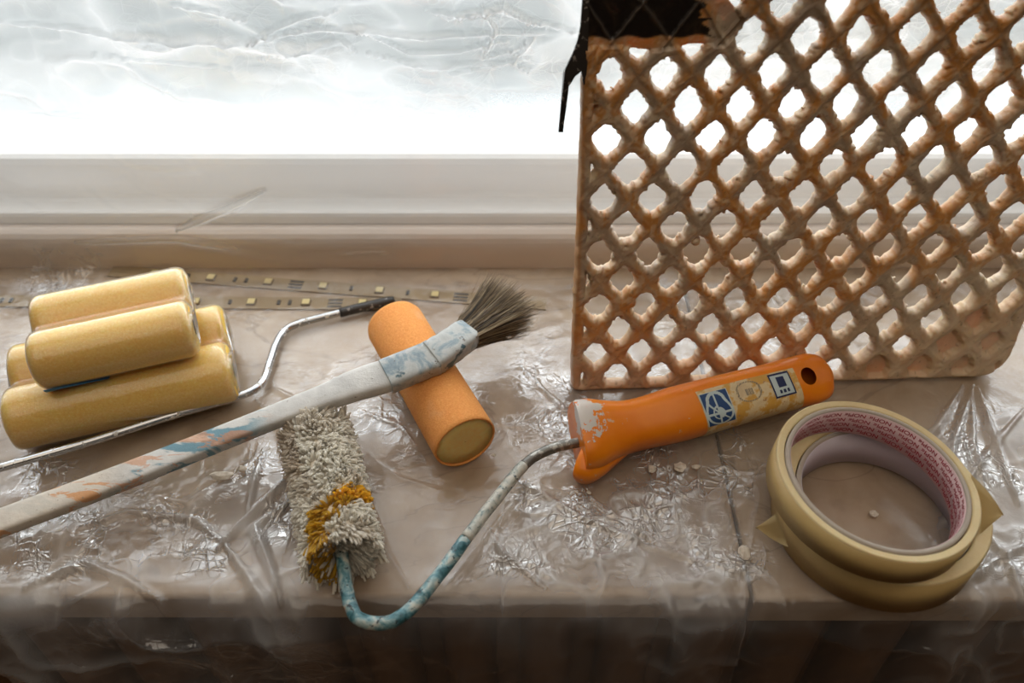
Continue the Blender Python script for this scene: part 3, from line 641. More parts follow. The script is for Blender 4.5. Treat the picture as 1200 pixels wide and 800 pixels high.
for i in range(900):
    th = rng.uniform(0, 2*np.pi); rd = nn*math.cos(th)+bb*math.sin(th); r0 = rng.uniform(.0045, .0108)
    for p_, sg in ((B, 1), (A, -1)):
        if sg < 0 and i % 2: continue
        p0 = p_+rd*r0-ax*sg*.001; p2 = p_+rd*(r0+.0045)+ax*sg*rng.uniform(.002, .0045)+rng.normal(0, .0008, 3); p2[2] = max(p2[2], .0027)
        c = white*rng.uniform(.8, 1)
        if sg > 0 and (p2-p_)@np.array([-1, 0, 0]) > .001 and rng.random() < .7: c = yel*.5+oliv*.5
        sp_.append((p0, (p0+p2)/2+ax*sg*.001, p2, rng.uniform(.0006, .0009), c))
V, Fq, Cq = strands(sp_, 3, 4, .35); o = mesh_obj('pile', V, Fq, PILE, core, col=Cq); tag(o, 'white plush pile with a diagonal yellow paint stain', kind='stuff')
wpx = [(398, 636, .0185), (402, 660, .0185), (406, 688, .018), (411, 710, .0175), (421, 725, .017), (443, 730, .0165), (463, 726, .0165), (486, 708, .0165), (520, 666, .0165), (560, 612, .0165), (596, 566, .0165), (614, 545, .017), (632, 532, .0175), (655, 523, .018), (690, 516, .018)]
wp = spline(np.array([at_z(*a) for a in wpx]), 8)
ncut = 8*11
def lumpy(path, r, name, mat):
    V, Fs = loft(path, lambda i, s: ring(r, 16)*(1+.10*(vnoise(np.arange(16)*.7, np.full(16, i*.45), 5)[:, None]-.5)))
    return mesh_obj(name, V, Fs, mat, rt)
m = M('pale_painted_wire'); n = m.noise(150, 5, .62, dist=1.0); n3 = m.noise(420, 4, .6)
c = m.ramp(n, [(.36, (96, 116, 116)), (.44, (176, 178, 168)), (.6, (206, 202, 190))]); c = m.mix(m.step(n3, .60, .64), c, (60, 74, 76))
m.pbsdf(c, .4, normal=m.bump(m.math('ADD', n, n3), .6, .0008)); PALEW = m.m
n1_ = 8*8+5
tag(lumpy(wp[:n1_+1], .0028, 'wire', PWIRE), 'bent wire caked in teal paint'); tag(lumpy(wp[n1_:ncut+1], .0027, 'wire', PALEW), 'straight run of wire caked in pale grey paint'); tag(lumpy(wp[ncut:], .0025, 'wire', STEEL), 'bare grey steel wire by the handle')
# handle
m = M('orange_plastic'); n = m.noise(220, 5, .65); n2 = m.noise(60, 4); sp = m.n('ShaderNodeSeparateXYZ'); m.l(m.obj(), sp.inputs[0])
hx = m.step(sp.outputs['X'], .075, .050)
dv = m.n('ShaderNodeVectorMath', operation='DISTANCE'); m.l(m.obj(), dv.inputs[0]); BL = at_z(690, 487, .032)-at_z(560, 600, .002); dv.inputs[1].default_value = tuple(BL)
dl = m.math('ADD', m.math('MULTIPLY', m.math('SUBTRACT', n, .5), .030), m.math('ADD', dv.outputs['Value'], m.math('MULTIPLY', m.math('SUBTRACT', n2, .5), .03)))
blot = m.step(dl, .0085, .0075)
c = m.mix(blot, m.ramp(n2, [(.3, (236, 126, 12)), (.7, (246, 142, 18))]), (216, 208, 200))
c = m.mix(m.math('MULTIPLY', m.step(n, .66, .69), .8), c, (222, 186, 156))
m.pbsdf(c, .34, normal=m.bump(m.math('ADD', blot, m.math('MULTIPLY', n, .2)), .4, .0004), sss=.15, sssr=.002); OPLA = m.m
hpx = [(676, 513, .0185, .0335, .030, 3.2), (682, 512, .0185, .0345, .031, 3.2), (694, 509, .0185, .0335, .030, 3.2), (712, 505, .0183, .0290, .026, 3.0), (735, 500, .0182, .0250, .024, 2.7), (760, 494, .0182, .0250, .0245, 2.7), (790, 486, .0184, .0265, .0262, 2.8), (820, 478, .0186, .0262, .0262, 3.0), (860, 467, .0186, .0255, .0258, 3.0), (895, 458, .0184, .0250, .0252, 3.0), (920, 451, .0182, .0255, .0225, 2.8), (940, 446, .018, .0262, .0185, 2.6), (955, 442, .0178, .0255, .015, 2.5), (965, 439, .0176, .0205, .0125, 2.3), (971, 437.5, .0176, .011, .008, 2)]
hp = spline(np.array([[*at_z(a, b, z), w, h, p] for a, b, z, w, h, p in hpx]), 6)
HREF = (-.05, -.55, 1)
KH = 48
def hsec(i, extra=0, K=KH, angs=None):
    a = np.linspace(0, 2*np.pi, K, endpoint=False) if angs is None else angs
    p = hp[i, 5]; c, s = np.cos(a), np.sin(a); w, h = hp[i, 3]/2+extra, hp[i, 4]/2+extra
    S = np.c_[np.sign(c)*np.abs(c)**(2/p)*w, np.sign(s)*np.abs(s)**(2/p)*h]
    return S
V, Fs = loft(hp[:, :3], lambda i, s: hsec(i), ref=HREF)
ho = mesh_obj('handle', V, Fs, OPLA, rt)
# guard flange under the front end
Pq, Tq, Nq, Bq = frames(hp[:, :3], HREF)
# bored hanging hole
ih = int(np.argmin([abs(600+F*(p[0])/((p-CAM)@FW)-938) for p in Pq])); hc = Pq[ih]
cut = lathe('hole_cutter', hc-Nq[ih]*.02, hc+Nq[ih]*.02, [(0, .0001), (0, .0046), (.04, .0046), (.04, .0001)], None, None, 28)
md = ho.modifiers.new('b', 'BOOLEAN'); md.object = cut; md.operation = 'DIFFERENCE'; md.solver = 'EXACT'
dg = bpy.context.evaluated_depsgraph_get(); me2 = bpy.data.meshes.new_from_object(ho.evaluated_get(dg)); ho.modifiers.clear(); old = ho.data; ho.data = me2; me2.name = 'handle'
bpy.data.objects.remove(cut, do_unlink=True)
# auto-smooth by angle
bm = bmesh.new(); bm.from_mesh(me2)
for e in bm.edges:
    if len(e.link_faces) == 2 and e.calc_face_angle(0) > .7: e.smooth = False
bm.to_mesh(me2); bm.free()
# lower lip of the guard
gp = spline(np.array([[*at_z(a, b, z), w, h] for a, b, z, w, h in ((679, 541, .0115, .016, .017), (686, 543, .0115, .019, .018), (697, 541, .0115, .016, .016), (715, 533, .012, .011, .012), (735, 524, .0125, .006, .008))]), 5)
V, Fs = loft(gp[:, :3], lambda i, s: rrect(gp[i, 3], gp[i, 4], 24, 3), ref=HREF); mesh_obj('guard_lip', V, Fs, OPLA, rt)
# sticker wrapped on the grip, in (s along, angle) coordinates
def patch(name, s0, s1, a0, a1, off, mat, parent, shape=None, ns=40, na=30, skew=0, label=None):
    """curved sheet following the handle; s in px along the handle (u), a in degrees (90 = up)"""
    us = np.array([600+F*(p[0])/((p-CAM)@FW) for p in Pq])
    V = []; Fs = []
    sv = np.linspace(s0, s1, ns); av = np.linspace(a0, a1, na)
    for s in sv:
        for a in av:
            fi = np.interp(s+skew*(a-90), us, np.arange(len(us))); i = int(min(fi, len(us)-2)); t = fi-i
            an = np.array([math.radians(a)])
            q0 = hsec(i, off, angs=an)[0]; q1 = hsec(i+1, off, angs=an)[0]; qq = q0*(1-t)+q1*t
            P = Pq[i]*(1-t)+Pq[i+1]*t; Nn = unit(Nq[i]*(1-t)+Nq[i+1]*t); Bn = unit(Bq[i]*(1-t)+Bq[i+1]*t)
            V.append(P+Bn*qq[0]+Nn*qq[1])
    for i in range(ns-1):
        for j in range(na-1):
            if shape is not None and not shape((i+.5)/(ns-1), (j+.5)/(na-1)): continue
            Fs.append((i*na+j, i*na+j+1, (i+1)*na+j+1, (i+1)*na+j))
    o = mesh_obj(name, V, Fs, mat, parent)
    if label: tag(o, label)
    return o
m = M('paper_sticker'); n = m.noise(110, 4, .6); n2 = m.noise(300, 4)
c = m.ramp(n, [(.35, (214, 178, 112)), (.5, (226, 206, 164)), (.65, (214, 190, 150))]); c = m.mix(m.math('MULTIPLY', m.step(n, .50, .42), .8), c, (212, 158, 56)); c = m.mix(m.step(n2, .64, .68), c, (186, 140, 96))
m.pbsdf(c, .45); PAPER = m.m
BLUE = simple('print_blue', (24, 66, 118), .5); PALE = simple('print_pale_blue', (196, 212, 214), .5); NAVY = simple('print_navy', (28, 40, 84), .5); GREY = simple('print_grey', (150, 138, 118), .6)
stk = patch('sticker', 810, 922, 108, -42, .00025, PAPER, rt, skew=-.04, label='worn paper sticker with a blue round emblem')
def emblem(x, y):
    X = (x-.5)*2; Y = (y-.5)*2; r = math.hypot(X, Y)
    if r > 1.02: return True
    if r > .86: return False
    if abs(Y) < .10 or abs(X+.05) < .07: return False
    if .42 < r < .52 and X < 0: return False
    if abs(X-Y) < .09: return False
    return not (r < .40 and X > 0)
patch('emblem_ground', 811, 842, 100, 38, .00035, PALE, stk, skew=-.04)
patch('emblem_print', 812, 841, 99, 39, .00045, BLUE, stk, emblem, 60, 60, skew=-.04)
patch('seal_print', 850, 879, 103, 74, .0004, GREY, stk, lambda x, y: (.8 < math.hypot((x-.5)*2, (y-.5)*2) < .95 and int(x*40+y*23) % 4 != 0) or (.35 < x < .65 and .40 < y < .6 and int(x*60) % 3 != 0), 50, 40, skew=-.04)
def boxed(x, y):
    if x < .07 or x > .93 or y < .10 or y > .90: return True
    if .30 < x < .68 and .20 < y < .48: return True
    return .60 < y < .78 and any(abs(x-c) < .055 for c in (.32, .5, .68))
patch('badge_ground', 890, 914, 104, 66, .00035, PALE, stk, skew=-.04)
patch('badge_print', 890, 914, 104, 66, .00045, NAVY, stk, boxed, 60, 40, skew=-.04)

# ================================================================ MASKING TAPE ROLLS
m = M('masking_tape_edge'); n = m.noise(60, 4); n2 = m.noise(700, 3)
m.pbsdf(m.mix(m.math('MULTIPLY', n2, .35), m.ramp(n, [(.3, (206, 180, 128)), (.7, (222, 200, 150))]), (232, 214, 174)), .6, sss=.2, sssr=.004); TAPE = m.m
m = M('masking_tape_face'); n = m.noise(40, 4); n2 = m.noise(500, 4)
m.pbsdf(m.mix(m.math('MULTIPLY', n2, .2), m.ramp(n, [(.3, (196, 166, 108)), (.7, (208, 180, 122))]), (184, 152, 96)), .5, normal=m.bump(n2, .2, .0003)); TAPEF = m.m
CARD = simple('core_card', (176, 164, 150), .8); CWHITE = simple('core_white_liner', (216, 208, 216), .7); CPINK = simple('core_pink_liner', (222, 190, 192), .6); RED = simple('print_red', (172, 30, 54), .6)
DARKG = simple('tape_gap', (84, 66, 48), .9)
def tape_roll(c, Ri, Ro, h, nrm, liner, label, core_h0=0):
    nrm = unit(nrm); c = np.asarray(c, float); top = c+nrm*h
    t = tag(empty('masking_tape_roll', tuple(c)), label, 'tape roll', 'stacked masking tape rolls')
    pr = [(.0002, Ri+.0023), (0, Ri+.0030), (0, Ro-.0006), (.0005, Ro), (h*.33, Ro), (h*.66, Ro), (h-.0005, Ro), (h, Ro-.0005)]
    # fine steps of the wound layers on the upper edge
    for k in range(1, 9):
        r = Ro-.0005-k*(Ro-Ri-.0033)/9; pr.append((h+.00012*(k % 2)-.00004*k, r))
    pr += [(h-.0004, Ri+.0026), (h-.0016, Ri+.0024)]
    lathe('tape', c, top, pr, TAPE, t, 128, closed=True)
    lathe('tape_face', c, top, [(.0006, Ro+.0001), (.0006, Ro+.00022), (h-.0008, Ro+.00022), (h-.0008, Ro+.0001)], TAPEF, t, 128, wob=lambda d, a: .0012*math.sin(a*5+1))
    cr = lathe('core', c, top, [(0, Ri), (0, Ri+.0020), (h-.0002, Ri+.0020), (h+.0001, Ri+.0010), (h-.0002, Ri)], CARD, t, 128, closed=True)
    ln = lathe('core_liner', c, top, [(.0003, Ri-.0001), (.0003, Ri-.0003), (h-.0006, Ri-.0003), (h-.0006, Ri-.0001)], liner, t, 128, closed=True)
    return t, cr, ln, nrm, top
def frame_of(n):
    a = unit(np.cross(n, [0, 1., 0])); return a, np.cross(n, a)
lo = tape_roll((.1640, .2215, .0022), .0357, .0442, .0225, (0, 0, 1), CWHITE, 'lower masking tape roll with plain white core, under the pink-lined one')
un = unit((math.tan(math.radians(5.5)), math.tan(math.radians(1.0)), 1))
ucen = np.array([.1525, .2178, .0286]); Riu = .0365
up_ = tape_roll(ucen, Riu, .0424, .0152, un, CPINK, 'upper masking tape roll, pink core liner printed in red')
# printed words around the inside of the liner, upside down
tc = bpy.data.curves.new('t', 'FONT'); tc.body = 'NOPI\u00ab'; tc.size = 1; tc.offset = .012
to = bpy.data.objects.new('t', tc); COL.objects.link(to)
bpy.context.view_layer.update()
tm = bpy.data.meshes.new_from_object(to.evaluated_get(bpy.context.evaluated_depsgraph_get()))
TV = np.array([v.co[:2] for v in tm.vertices]); TF = [tuple(p.vertices) for p in tm.polygons]
bpy.data.objects.remove(to, do_unlink=True)
TV -= TV.min(0); wd = TV[:, 0].max(); TV[:, 0] -= wd/2; TV[:, 1] -= .36
ua, ub = frame_of(un); V = []; Fs = []
LH = .0031; nrep = 20
for row in range(4):
    for k in range(nrep):
        a0 = 2*np.pi*(k+.27*row)/nrep; hz = .0026+row*.0033; b = len(V)
        scx = (2*np.pi*Riu/nrep*.86)/wd
        for x, y in TV:
            # upside down as seen from the middle of the roll
            a = a0 + x*scx/Riu*1.0; z = hz-y*LH
            rr = Riu-.00042
            V.append(ucen+un*z+(ua*math.cos(a)+ub*math.sin(a))*rr)
        Fs += [tuple(b+i for i in f) for f in TF]
TEXTDIR = 1
mesh_obj('liner_print', V, Fs, RED, up_[2], smooth=False)
m = M('loose_tape'); m.pbsdf((214, 192, 138), .55)
x = m.n('ShaderNodeBsdfTranslucent'); x.inputs[0].default_value = (*lin((220, 190, 130)), 1); mxx = m.n('ShaderNodeMixShader'); mxx.inputs[0].default_value = .35
pb = [q for q in m.t.nodes if q.type == 'BSDF_PRINCIPLED'][0]; m.l(pb.outputs[0], mxx.inputs[1]); m.l(x.outputs[0], mxx.inputs[2]); m.l(mxx.outputs[0], m.out.inputs[0]); LOOSE = m.m
def flap(pts, parent, name='loose_end', th=.0003):
    """a bent sheet corner: rows of points"""
    G = np.array(pts); n, k, _ = G.shape; V = []; Fs = []
    nr = unit(np.cross(G[0, -1]-G[0, 0], G[-1, 0]-G[0, 0]))
    V = np.vstack([G.reshape(-1, 3), G.reshape(-1, 3)+nr*th]); o_ = n*k
    for i in range(n-1):
        for j in range(k-1):
            a = i*k+j; Fs.append((a, a+1, a+k+1, a+k)); Fs.append((o_+a, o_+a+k, o_+a+k+1, o_+a+1))
    for i in range(n-1):
        for j in (0, k-1): a = i*k+j; Fs.append((a, a+k, o_+a+k, o_+a))
    for j in range(k-1):
        for i in (0, n-1): a = i*k+j; Fs.append((a, a+1, o_+a+1, o_+a))
    return mesh_obj(name, V, Fs, LOOSE, parent)
def tri_flap(c, Ro, h, nrm, a0, tip, hA, hB, parent, wrap):
    """corner of the tape peeling tangentially from angle a0; tip = world point"""
    ea = np.array([math.cos(a0), math.sin(a0), 0]); rows = []
    for i in range(7):
        t = i/6; row = []
        for j in range(4):
            hh = hA+(hB-hA)*j/3; aa = a0-wrap*(1-t)
            root = np.asarray(c)+unit(nrm)*hh+np.array([math.cos(a0), math.sin(a0), 0])*(Ro+.0003)
            tt = np.asarray(tip)+(root-np.asarray(c)-unit(nrm)*(hA+hB)/2)*0
            q = root*(1-t)+(np.asarray(tip)+np.array([0, 0, (j-1.5)*.0004]))*t
            q = q+ea*(-.0016*math.sin(t*math.pi))
            row.append(q)
        rows.append(row)
    return flap(rows, parent)
def corner(a, b, tip, sag, parent):
    a, b, tip = map(np.asarray, (a, b, tip)); rows = []
    for i in range(8):
        t = i/7; l_ = a*(1-t)+tip*t; r_ = b*(1-t)+tip*t
        rows.append([l_*(1-k/4)+r_*k/4+np.array([0, 0, sag*math.sin(math.pi*t)+.0006*math.sin(k+3*t)]) for k in range(5)])
    flap(rows, parent)
corner(at_z(1138, 556, .0405), at_z(1148, 626, .0270), at_z(1176, 603, .0350), .0010, up_[0])
corner(at_z(909, 602, .0235), at_z(924, 640, .0150), at_z(886, 618, .0190), -.0010, lo[0])

# ================================================================ PAINT GRID
LEAN = math.radians(10.5); YAW = math.radians(2.5)
E1 = np.array([math.cos(YAW), math.sin(YAW), 0]); E2 = np.array([-math.sin(YAW)*math.sin(LEAN), math.cos(YAW)*math.sin(LEAN), math.cos(LEAN)]); EN = np.cross(E1, E2)  # toward the camera
GO = at_z(669, 455, 0)+np.array([0, 0, .0045])
def gpt(x, y, d=0): return GO+E1*x/1000+E2*y/1000+EN*d/1000
def build_grid():
    px, py = 11.52, 14.25; st = .62
    W, Hh = 238, 292
    xs = np.arange(-6, W+st, st); ys = np.arange(-7, Hh+st, st)
    X, Y = np.meshgrid(xs, ys)
    jx = 1.0*(fbm(X/14, Y/14, 2, 70)-.5)*2; jy = 1.0*(fbm(X/14, Y/14, 2, 80)-.5)*2
    wx = X+jx+.5*(fbm(X/3, Y/3, 2, 71)-.5); wy = Y+jy+.5*(fbm(X/3, Y/3, 2, 81)-.5)
    # nearest hole centre of the diamond lattice
    i0 = (wx-11.5)/px; j0 = (wy-19.4)/py
    u = (i0+j0)/2; v = (i0-j0)/2; ur = np.round(u); vr = np.round(v)
    du = u-ur; dv = v-vr                       # in [-.5,.5], hole centre at 0
    di = du+dv; dj = du-dv
    p = 1.38
    r = (np.abs(di)**p+np.abs(dj)**p)**(1/p)
    hsh = lambda s: _tab[(ur.astype(int)*13+s) & 255, (vr.astype(int)*7+s*3) & 255]
    cx = (ur+vr)*px+11.5; cy = (ur-vr)*py+19.4
    thr = .570+.10*(hsh(1)-.5)+.07*(fbm(X/30, Y/30, 2, 90)-.5)
    ang = np.arctan2(dj, di)
    thr = thr+.045*np.sin(ang*2+hsh(5)*6.28)*hsh(7)+.07*(vnoise(X/2.4, Y/2.4, 33)-.5)+.10*np.maximum(0, vnoise(X/1.5, Y/1.5, 44)-.58)*-2.2-.16*np.maximum(0, vnoise(X/3.5, Y/3.5, 47)-.72)*2
    thr = thr-.01*sstep(120, 30, Y)
    thr = thr-.10*sstep(180, 235, X)*sstep(90, 10, Y)
    # a hole with a bump of dry paint making it heart shaped, and two clogged ones
    h = (r-thr)*10.5                           # rough distance in mm to the hole edge (positive inside the paint)
    hb = 2.6-np.hypot(X-57.5+1.0, (Y-82.5)); h = np.maximum(h, hb)
    # rims
    wob = 1.0*(fbm(Y/9, X*0, 3, 50)-.5)*2
    left = 5.2-X+wob*.8; bot = 2.6-(Y-(-1.5))+.8*(fbm(X/12, X*0, 3, 51)-.5)*2; right = X-(231-5.5)+wob
    h = np.maximum(h, np.maximum(left, np.maximum(bot, right)))
    membr = np.zeros_like(h)
    # solid corner patch top left (black) cuts off the holes above it
    blk = sstep(0, 1, 1)*np.minimum(Y-173.0-1.0*np.sin(X/6), 60.5-X+4*np.sin(Y/4.)+np.clip(Y-186, 0, 20)*.0)
    blk = np.minimum(blk, 236-Y)
    membr = np.maximum(membr, (blk > 0)*1.)
    hm = np.where(blk > -.3, np.maximum(h, blk+.3), h)
    # clogged holes bottom right: thin skins of paint
    clog = ((cx > 182) & (cy < 30)) | ((cx > 205) & (cy < 45)) | ((cx > 150) & (cy < 12)) | ((cx > 222) & (cy < 75)) | ((cx < 3) & (cy > 120) & (hsh(2) > .5))
    filled = np.where(clog, 3., -9)
    h2 = np.maximum(hm, filled)
    # outline: overall sheet boundary
    rad = 16
    ob = np.minimum(np.minimum(X-(-.8)+wob*.9, (231.8-X)+wob*.6), np.minimum(Y+3.0+.55*np.sin(X/37)+.6*(fbm(X/8, X*0, 2, 52)-.5), 290-Y))
    q = np.hypot(np.maximum(X-(231.8-rad), 0), np.maximum(-(Y-(rad-3)), 0)); ob = np.where((X > 231.8-rad) & (Y < rad-3), rad-q+wob*.5, ob)
    q = np.hypot(np.maximum(4-X, 0), np.maximum(1-Y, 0)); ob = np.where((X < 4) & (Y < 1), np.minimum(ob, 4.4-q), ob)
    hh = np.minimum(h2, ob)
    thick_d = np.minimum(h, ob)                # the true strands
    T = 3.7+.9*(fbm(X/11, Y/11, 2, 60)-.5)*2
    w = 1.9
    k = np.clip(thick_d/w, 0, 1); prof = (1-(1-k)**2.2)**(1/2.2)
    thin = .9*np.clip(hh/1.0, 0, 1)**.5*np.maximum((clog | (blk > -.3)), 0)
    thin_c = np.where(clog & (blk < 0), .08+.25*fbm(X/9, Y/9, 2, 61), .12)*T
    tf = np.maximum(T*prof, thin*thin_c)
    tf = np.where(hh <= 0, 0, tf)
    # wires standing out as ridges along the strand centre lines, and wrinkled paint skin
    ln = np.clip(1-np.abs(r-1.0)*0, 0, 1)
    e = np.minimum(np.abs(np.abs(di)+np.abs(dj)-1), 1)
    wire = np.exp(-(e*9.0/1.0)**2)
    wr_ = ridged(X/3.2+Y/9, Y/3.2-X/8, 62, 2)+.6*ridged(X/1.7, Y/1.7, 63, 2)
    al = np.where(di*dj > 0, X*.77-Y*.63, X*.77+Y*.63); ac = np.where(di*dj > 0, X*.63+Y*.77, X*.63-Y*.77)
    groove = ridged(ac/1.5+.4*fbm(al/6, ac/2, 2, 64), al/11, 65, 2)
    front = tf+(hh > .6)*(.28*wire*sstep(.0, .5, k)+.20*wr_*k+.30*groove*k)
    front = np.where(blk > 0, tf*.0+np.maximum(.9, .9+1.3*np.exp(-(e*9.0/.55)**2)), front)*np.clip(hh/.8, 0, 1)**.5
    front = np.where(hh <= 0, 0, front); back = -tf
    # colours of the dried paint layers
    org = np.array(lin((204, 144, 78))); tpe = np.array(lin((178, 158, 136))); crm = np.array(lin((232, 212, 182))); pnk = np.array(lin((206, 170, 140))); dk = np.array(lin((104, 84, 66)))
    lower = sstep(.55, -.45, dj+0*di)          # above a hole -> the strand's underside collects orange
    f_or = np.clip(sstep(.34, .58, fbm(X/16, Y/18, 3, 101)+.16*np.cos((j0+i0*0)*np.pi*1.0)*0+.10*(lower-.5)), 0, 1)
    streak = fbm(X/2.6, Y/9, 3, 103)
    c = tpe+(org-tpe)*f_or[..., None]
    c = c+(tpe*1.12-c)*(sstep(.50, .66, streak)*.45)[..., None]; c = c+(crm*.92-c)*(sstep(.55, .95, groove)*.28)[..., None]
    c = c+(crm-c)*(sstep(.60, .72, fbm(X/4, Y/4, 3, 104))*.45)[..., None]
    edge = sstep(2.2, .2, hh)*sstep(.40, .62, fbm(X/6, Y/6, 2, 105)); c = c+(crm-c)*(edge*.55)[..., None]
    low = sstep(55, 0, Y+ .0*X); c = c+(pnk-c)*(low*.60)[..., None]
    cr = sstep(120, 215, X)*sstep(95, 15, Y); c = c+(crm-c)*(cr*.60)[..., None]
    cr2 = np.clip(sstep(150, 231, X), 0, 1)*.12; c = c+(crm*.9-c)*cr2[..., None]
    rm = sstep(2, 0, np.minimum(X-1, 99))*(Y > 20); c = c+(org*.85-c)*(rm*.6)[..., None]
    wcol = (wire*sstep(120, 200, Y)*.6)[..., None]; c = c+(dk-c)*wcol
    spk = (fbm(X/1.2, Y/1.2, 2, 106) > .86)*.5; c = c+(dk-c)*spk[..., None]
    bcol = np.array(lin((22, 17, 15))); bm_ = sstep(0, 1.0, np.minimum(Y-176.6-.6*np.sin(X/2.3), 46+3*np.sin(Y/2.1)+1.5*np.sin(Y*1.3)+np.where(Y < 184, 7, 0)-X))*(blk > 0)
    c = c*(1-bm_[..., None])+bcol*bm_[..., None]
    wb_ = (np.exp(-(e*9/.5)**2)*bm_*.5)[..., None]; c = c+(np.array(lin((110, 100, 90)))-c)*wb_
    cb = c+(crm-c)*.45                          # rear side, set paler
    # ---- marching squares on hh
    n_r, n_c = X.shape; idf = -np.ones(X.shape, int)
    ins = hh > 0
    Vx = []; Vc = []; Fs = []
    ids = np.where(ins.ravel())[0]; idf.ravel()[ids] = np.arange(len(ids))
    Pf = np.stack([X, Y, front], -1).reshape(-1, 3)[ids]; Pb = np.stack([X, Y, back], -1).reshape(-1, 3)[ids]
    cf = c.reshape(-1, 3)[ids]; cbk = cb.reshape(-1, 3)[ids]; nI = len(ids)
    ev = {}; Pe = []; Ce = []
    def edge_v(a, b):
        key = (a, b) if a < b else (b, a)
        if key in ev: return ev[key]
        (r1, c1), (r2, c2) = divmod(key[0], n_c), divmod(key[1], n_c)
        h1, h2_ = hh[r1, c1], hh[r2, c2]; t = h1/(h1-h2_)
        Pe.append((X[r1, c1]*(1-t)+X[r2, c2]*t, Y[r1, c1]*(1-t)+Y[r2, c2]*t, 0)); Ce.append(c[r1, c1] if h1 > 0 else c[r2, c2])
        ev[key] = 2*nI+len(Pe)-1; return ev[key]
    cs = ins[:-1, :-1].astype(int)+ins[:-1, 1:]*2+ins[1:, 1:]*4+ins[1:, :-1]*8
    full = np.argwhere(cs == 15); a = idf[full[:, 0], full[:, 1]]; b = idf[full[:, 0], full[:, 1]+1]; cc = idf[full[:, 0]+1, full[:, 1]+1]; d = idf[full[:, 0]+1, full[:, 1]]
    Ff = np.concatenate([np.c_[a, b, cc], np.c_[a, cc, d], np.c_[a, cc, b]+nI, np.c_[a, d, cc]+nI])
    part = np.argwhere((cs > 0) & (cs < 15)); T3 = []
    for rr, c0 in part:
        k4 = [(rr, c0), (rr, c0+1), (rr+1, c0+1), (rr+1, c0)]; poly = []
        for i in range(4):
            p1 = k4[i]; p2 = k4[(i+1) % 4]
            if ins[p1]: poly.append(('v', idf[p1]))
            if ins[p1] != ins[p2]: poly.append(('e', edge_v(p1[0]*n_c+p1[1], p2[0]*n_c+p2[1])))
        F_ = [q[1] for q in poly]; B_ = [q[1]+nI if q[0] == 'v' else q[1] for q in poly]
        for i in range(1, len(poly)-1):
            T3.append((F_[0], F_[i], F_[i+1])); T3.append((B_[0], B_[i+1], B_[i]))
    Fq = np.concatenate([Ff, np.array(T3)])
    P = np.concatenate([Pf, Pb, np.array(Pe)]); C3 = np.concatenate([cf, cbk, np.array(Ce)])
    Wd = GO+np.outer(P[:, 0]/1000, E1)+np.outer(P[:, 1]/1000, E2)+np.outer(P[:, 2]/1000, EN)
    return Wd, Fq, C3
m = M('dried_paint'); n = m.noise(420, 4, .65); n2 = m.noise(130, 4, .6, dist=1)
m.pbsdf(m.mix(m.math('MULTIPLY', m.step(n2, .5, .8), .12), m.attr(), (150, 120, 92)), .36, normal=m.bump(m.math('ADD', n, n2), .45, .0009), sss=.3, sssr=.003); DPAINT = m.m
gt = tag(empty('paint_grid', tuple(gpt(115, -3))), 'large orange and brown paint-crusted diamond mesh roller grid leaning against the window sheet', 'paint grid')
V, Fq, C3 = build_grid(); mesh_obj('mesh_panel', V, Fq, DPAINT, gt, col=C3)
# black hanging hook on the left edge
gxy = lambda u, v: (lambda q: ((q-GO)@E1*1000, (q-GO)@E2*1000))((lambda d: CAM+d*(((GO-CAM)@EN)/(d@EN)))(ray(u, v)))
poly = [gxy(*q) for q in ((681, -40), (689, -40), (688.5, 30), (687, 70), (685, 95), (682.5, 96), (680, 80), (673, 86), (665.5, 98), (663, 120), (658.5, 151), (653.5, 151), (657, 115), (661, 79), (670, 60), (676, 44), (679, 28), (681, 0))]
K = len(poly); V = [gpt(x, y, 2.6) for x, y in poly]+[gpt(x, y, 4.2) for x, y in poly]
Fs = [tuple(range(K-1, -1, -1)), tuple(range(K, 2*K))]+[(i, (i+1) % K, (i+1) % K+K, i+K) for i in range(K)]
tag(mesh_obj('hook', V, Fs, BLACKP, gt, smooth=False), 'black metal hook plate')
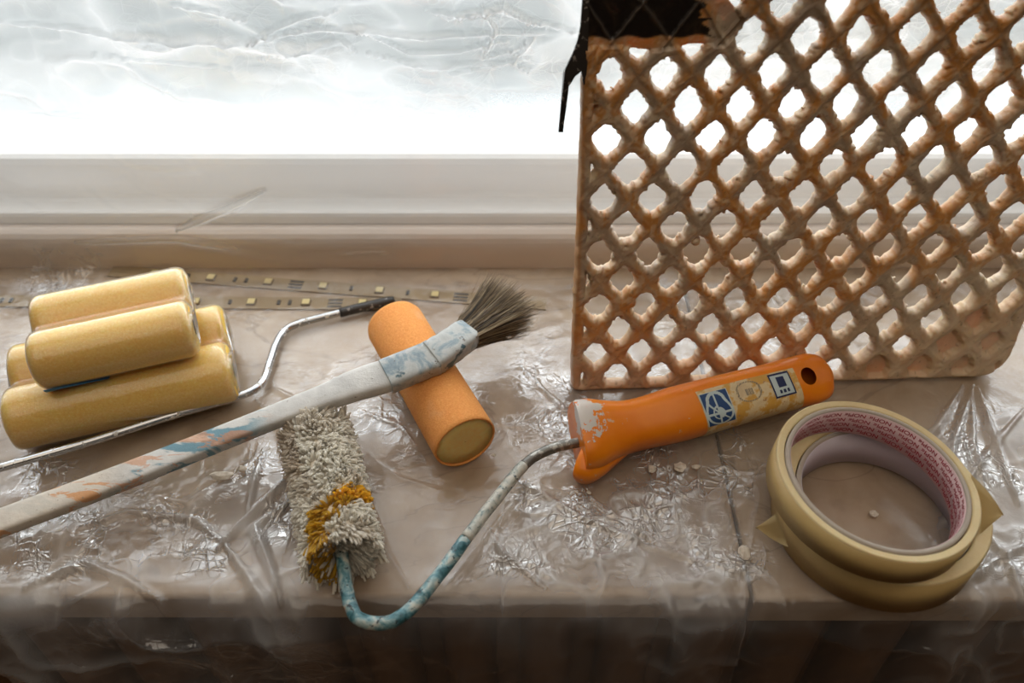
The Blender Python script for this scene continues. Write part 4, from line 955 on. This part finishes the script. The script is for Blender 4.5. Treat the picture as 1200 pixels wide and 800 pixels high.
# flange of the hook, seen edge on
box_pts = [gxy(655.5, 151), gxy(659, 151), gxy(664, 92), gxy(661, 84)]
V = [gpt(x, y, d) for d in (-3, 4.2) for x, y in box_pts]
tag(mesh_obj('hook_flange', V, [(0, 3, 2, 1), (4, 5, 6, 7), (0, 1, 5, 4), (1, 2, 6, 5), (2, 3, 7, 6), (3, 0, 4, 7)], BLACKP, gt, smooth=False), 'black metal hook edge')

# ================================================================ PAINT AND PLASTER CRUMBS
m = M('crumb'); n = m.noise(500, 3); m.pbsdf(m.ramp(n, [(.3, (190, 176, 156)), (.7, (226, 216, 202))]), .8); CRUMB = m.m
def crumb(u, v, w, d, h, label, z=.0046, seed=0):
    c = at_z(u, v, z); r_ = random.Random(seed+int(u)); bm = bmesh.new(); bmesh.ops.create_icosphere(bm, subdivisions=2, radius=1)
    a = r_.uniform(0, 3)
    for q in bm.verts:
        k = 1+.45*(r_.random()-.5); x, y, zz = q.co*k; q.co = Vector((c[0]+(x*math.cos(a)-y*math.sin(a))*w, c[1]+(x*math.sin(a)+y*math.cos(a))*d, c[2]+max(zz, -.25)*h))
    bm.verts.index_update(); V = [tuple(q.co) for q in bm.verts]; Fs = [tuple(q.index for q in f.verts) for f in bm.faces]; bm.free()
    return tag(mesh_obj('paint_crumb', V, Fs, CRUMB, smooth=False, origin=tuple(c-np.array([0, 0, h*.3]))), label, 'paint flake', 'flakes of dry paint scattered on the sheet')
crumb(797, 547, .0030, .0026, .0012, 'white round paint flake on the sheet just below the orange handle')
crumb(764, 549, .0020, .0022, .0010, 'small pale paint flake left of the round flake below the orange handle')
crumb(816, 547, .0020, .0013, .0008, 'tiny pale paint flake right of the round flake below the orange handle')
crumb(872, 647, .0026, .0038, .0012, 'beige flake lying on the dark joint between the sill slabs')
crumb(260, 557, .0056, .0024, .0013, 'broad white crumb of plaster below the paintbrush handle at left')
crumb(284, 549, .0022, .0018, .0012, 'white crumb of plaster right beside the broad crumb under the brush handle')
crumb(1024, 602, .0022, .0016, .0010, 'pale flake lying inside the tape rolls', z=.002)
crumb(192, 590, .0008, .0006, .0006, 'pinhead of white paint on the sheet below the brush handle, left of the broad crumb')
crumb(578, 533, .0012, .0009, .0006, 'small white flake at the lower end of the orange foam roller')
crumb(690, 577, .0012, .0010, .0006, 'single tiny flake under the guard of the orange handle')
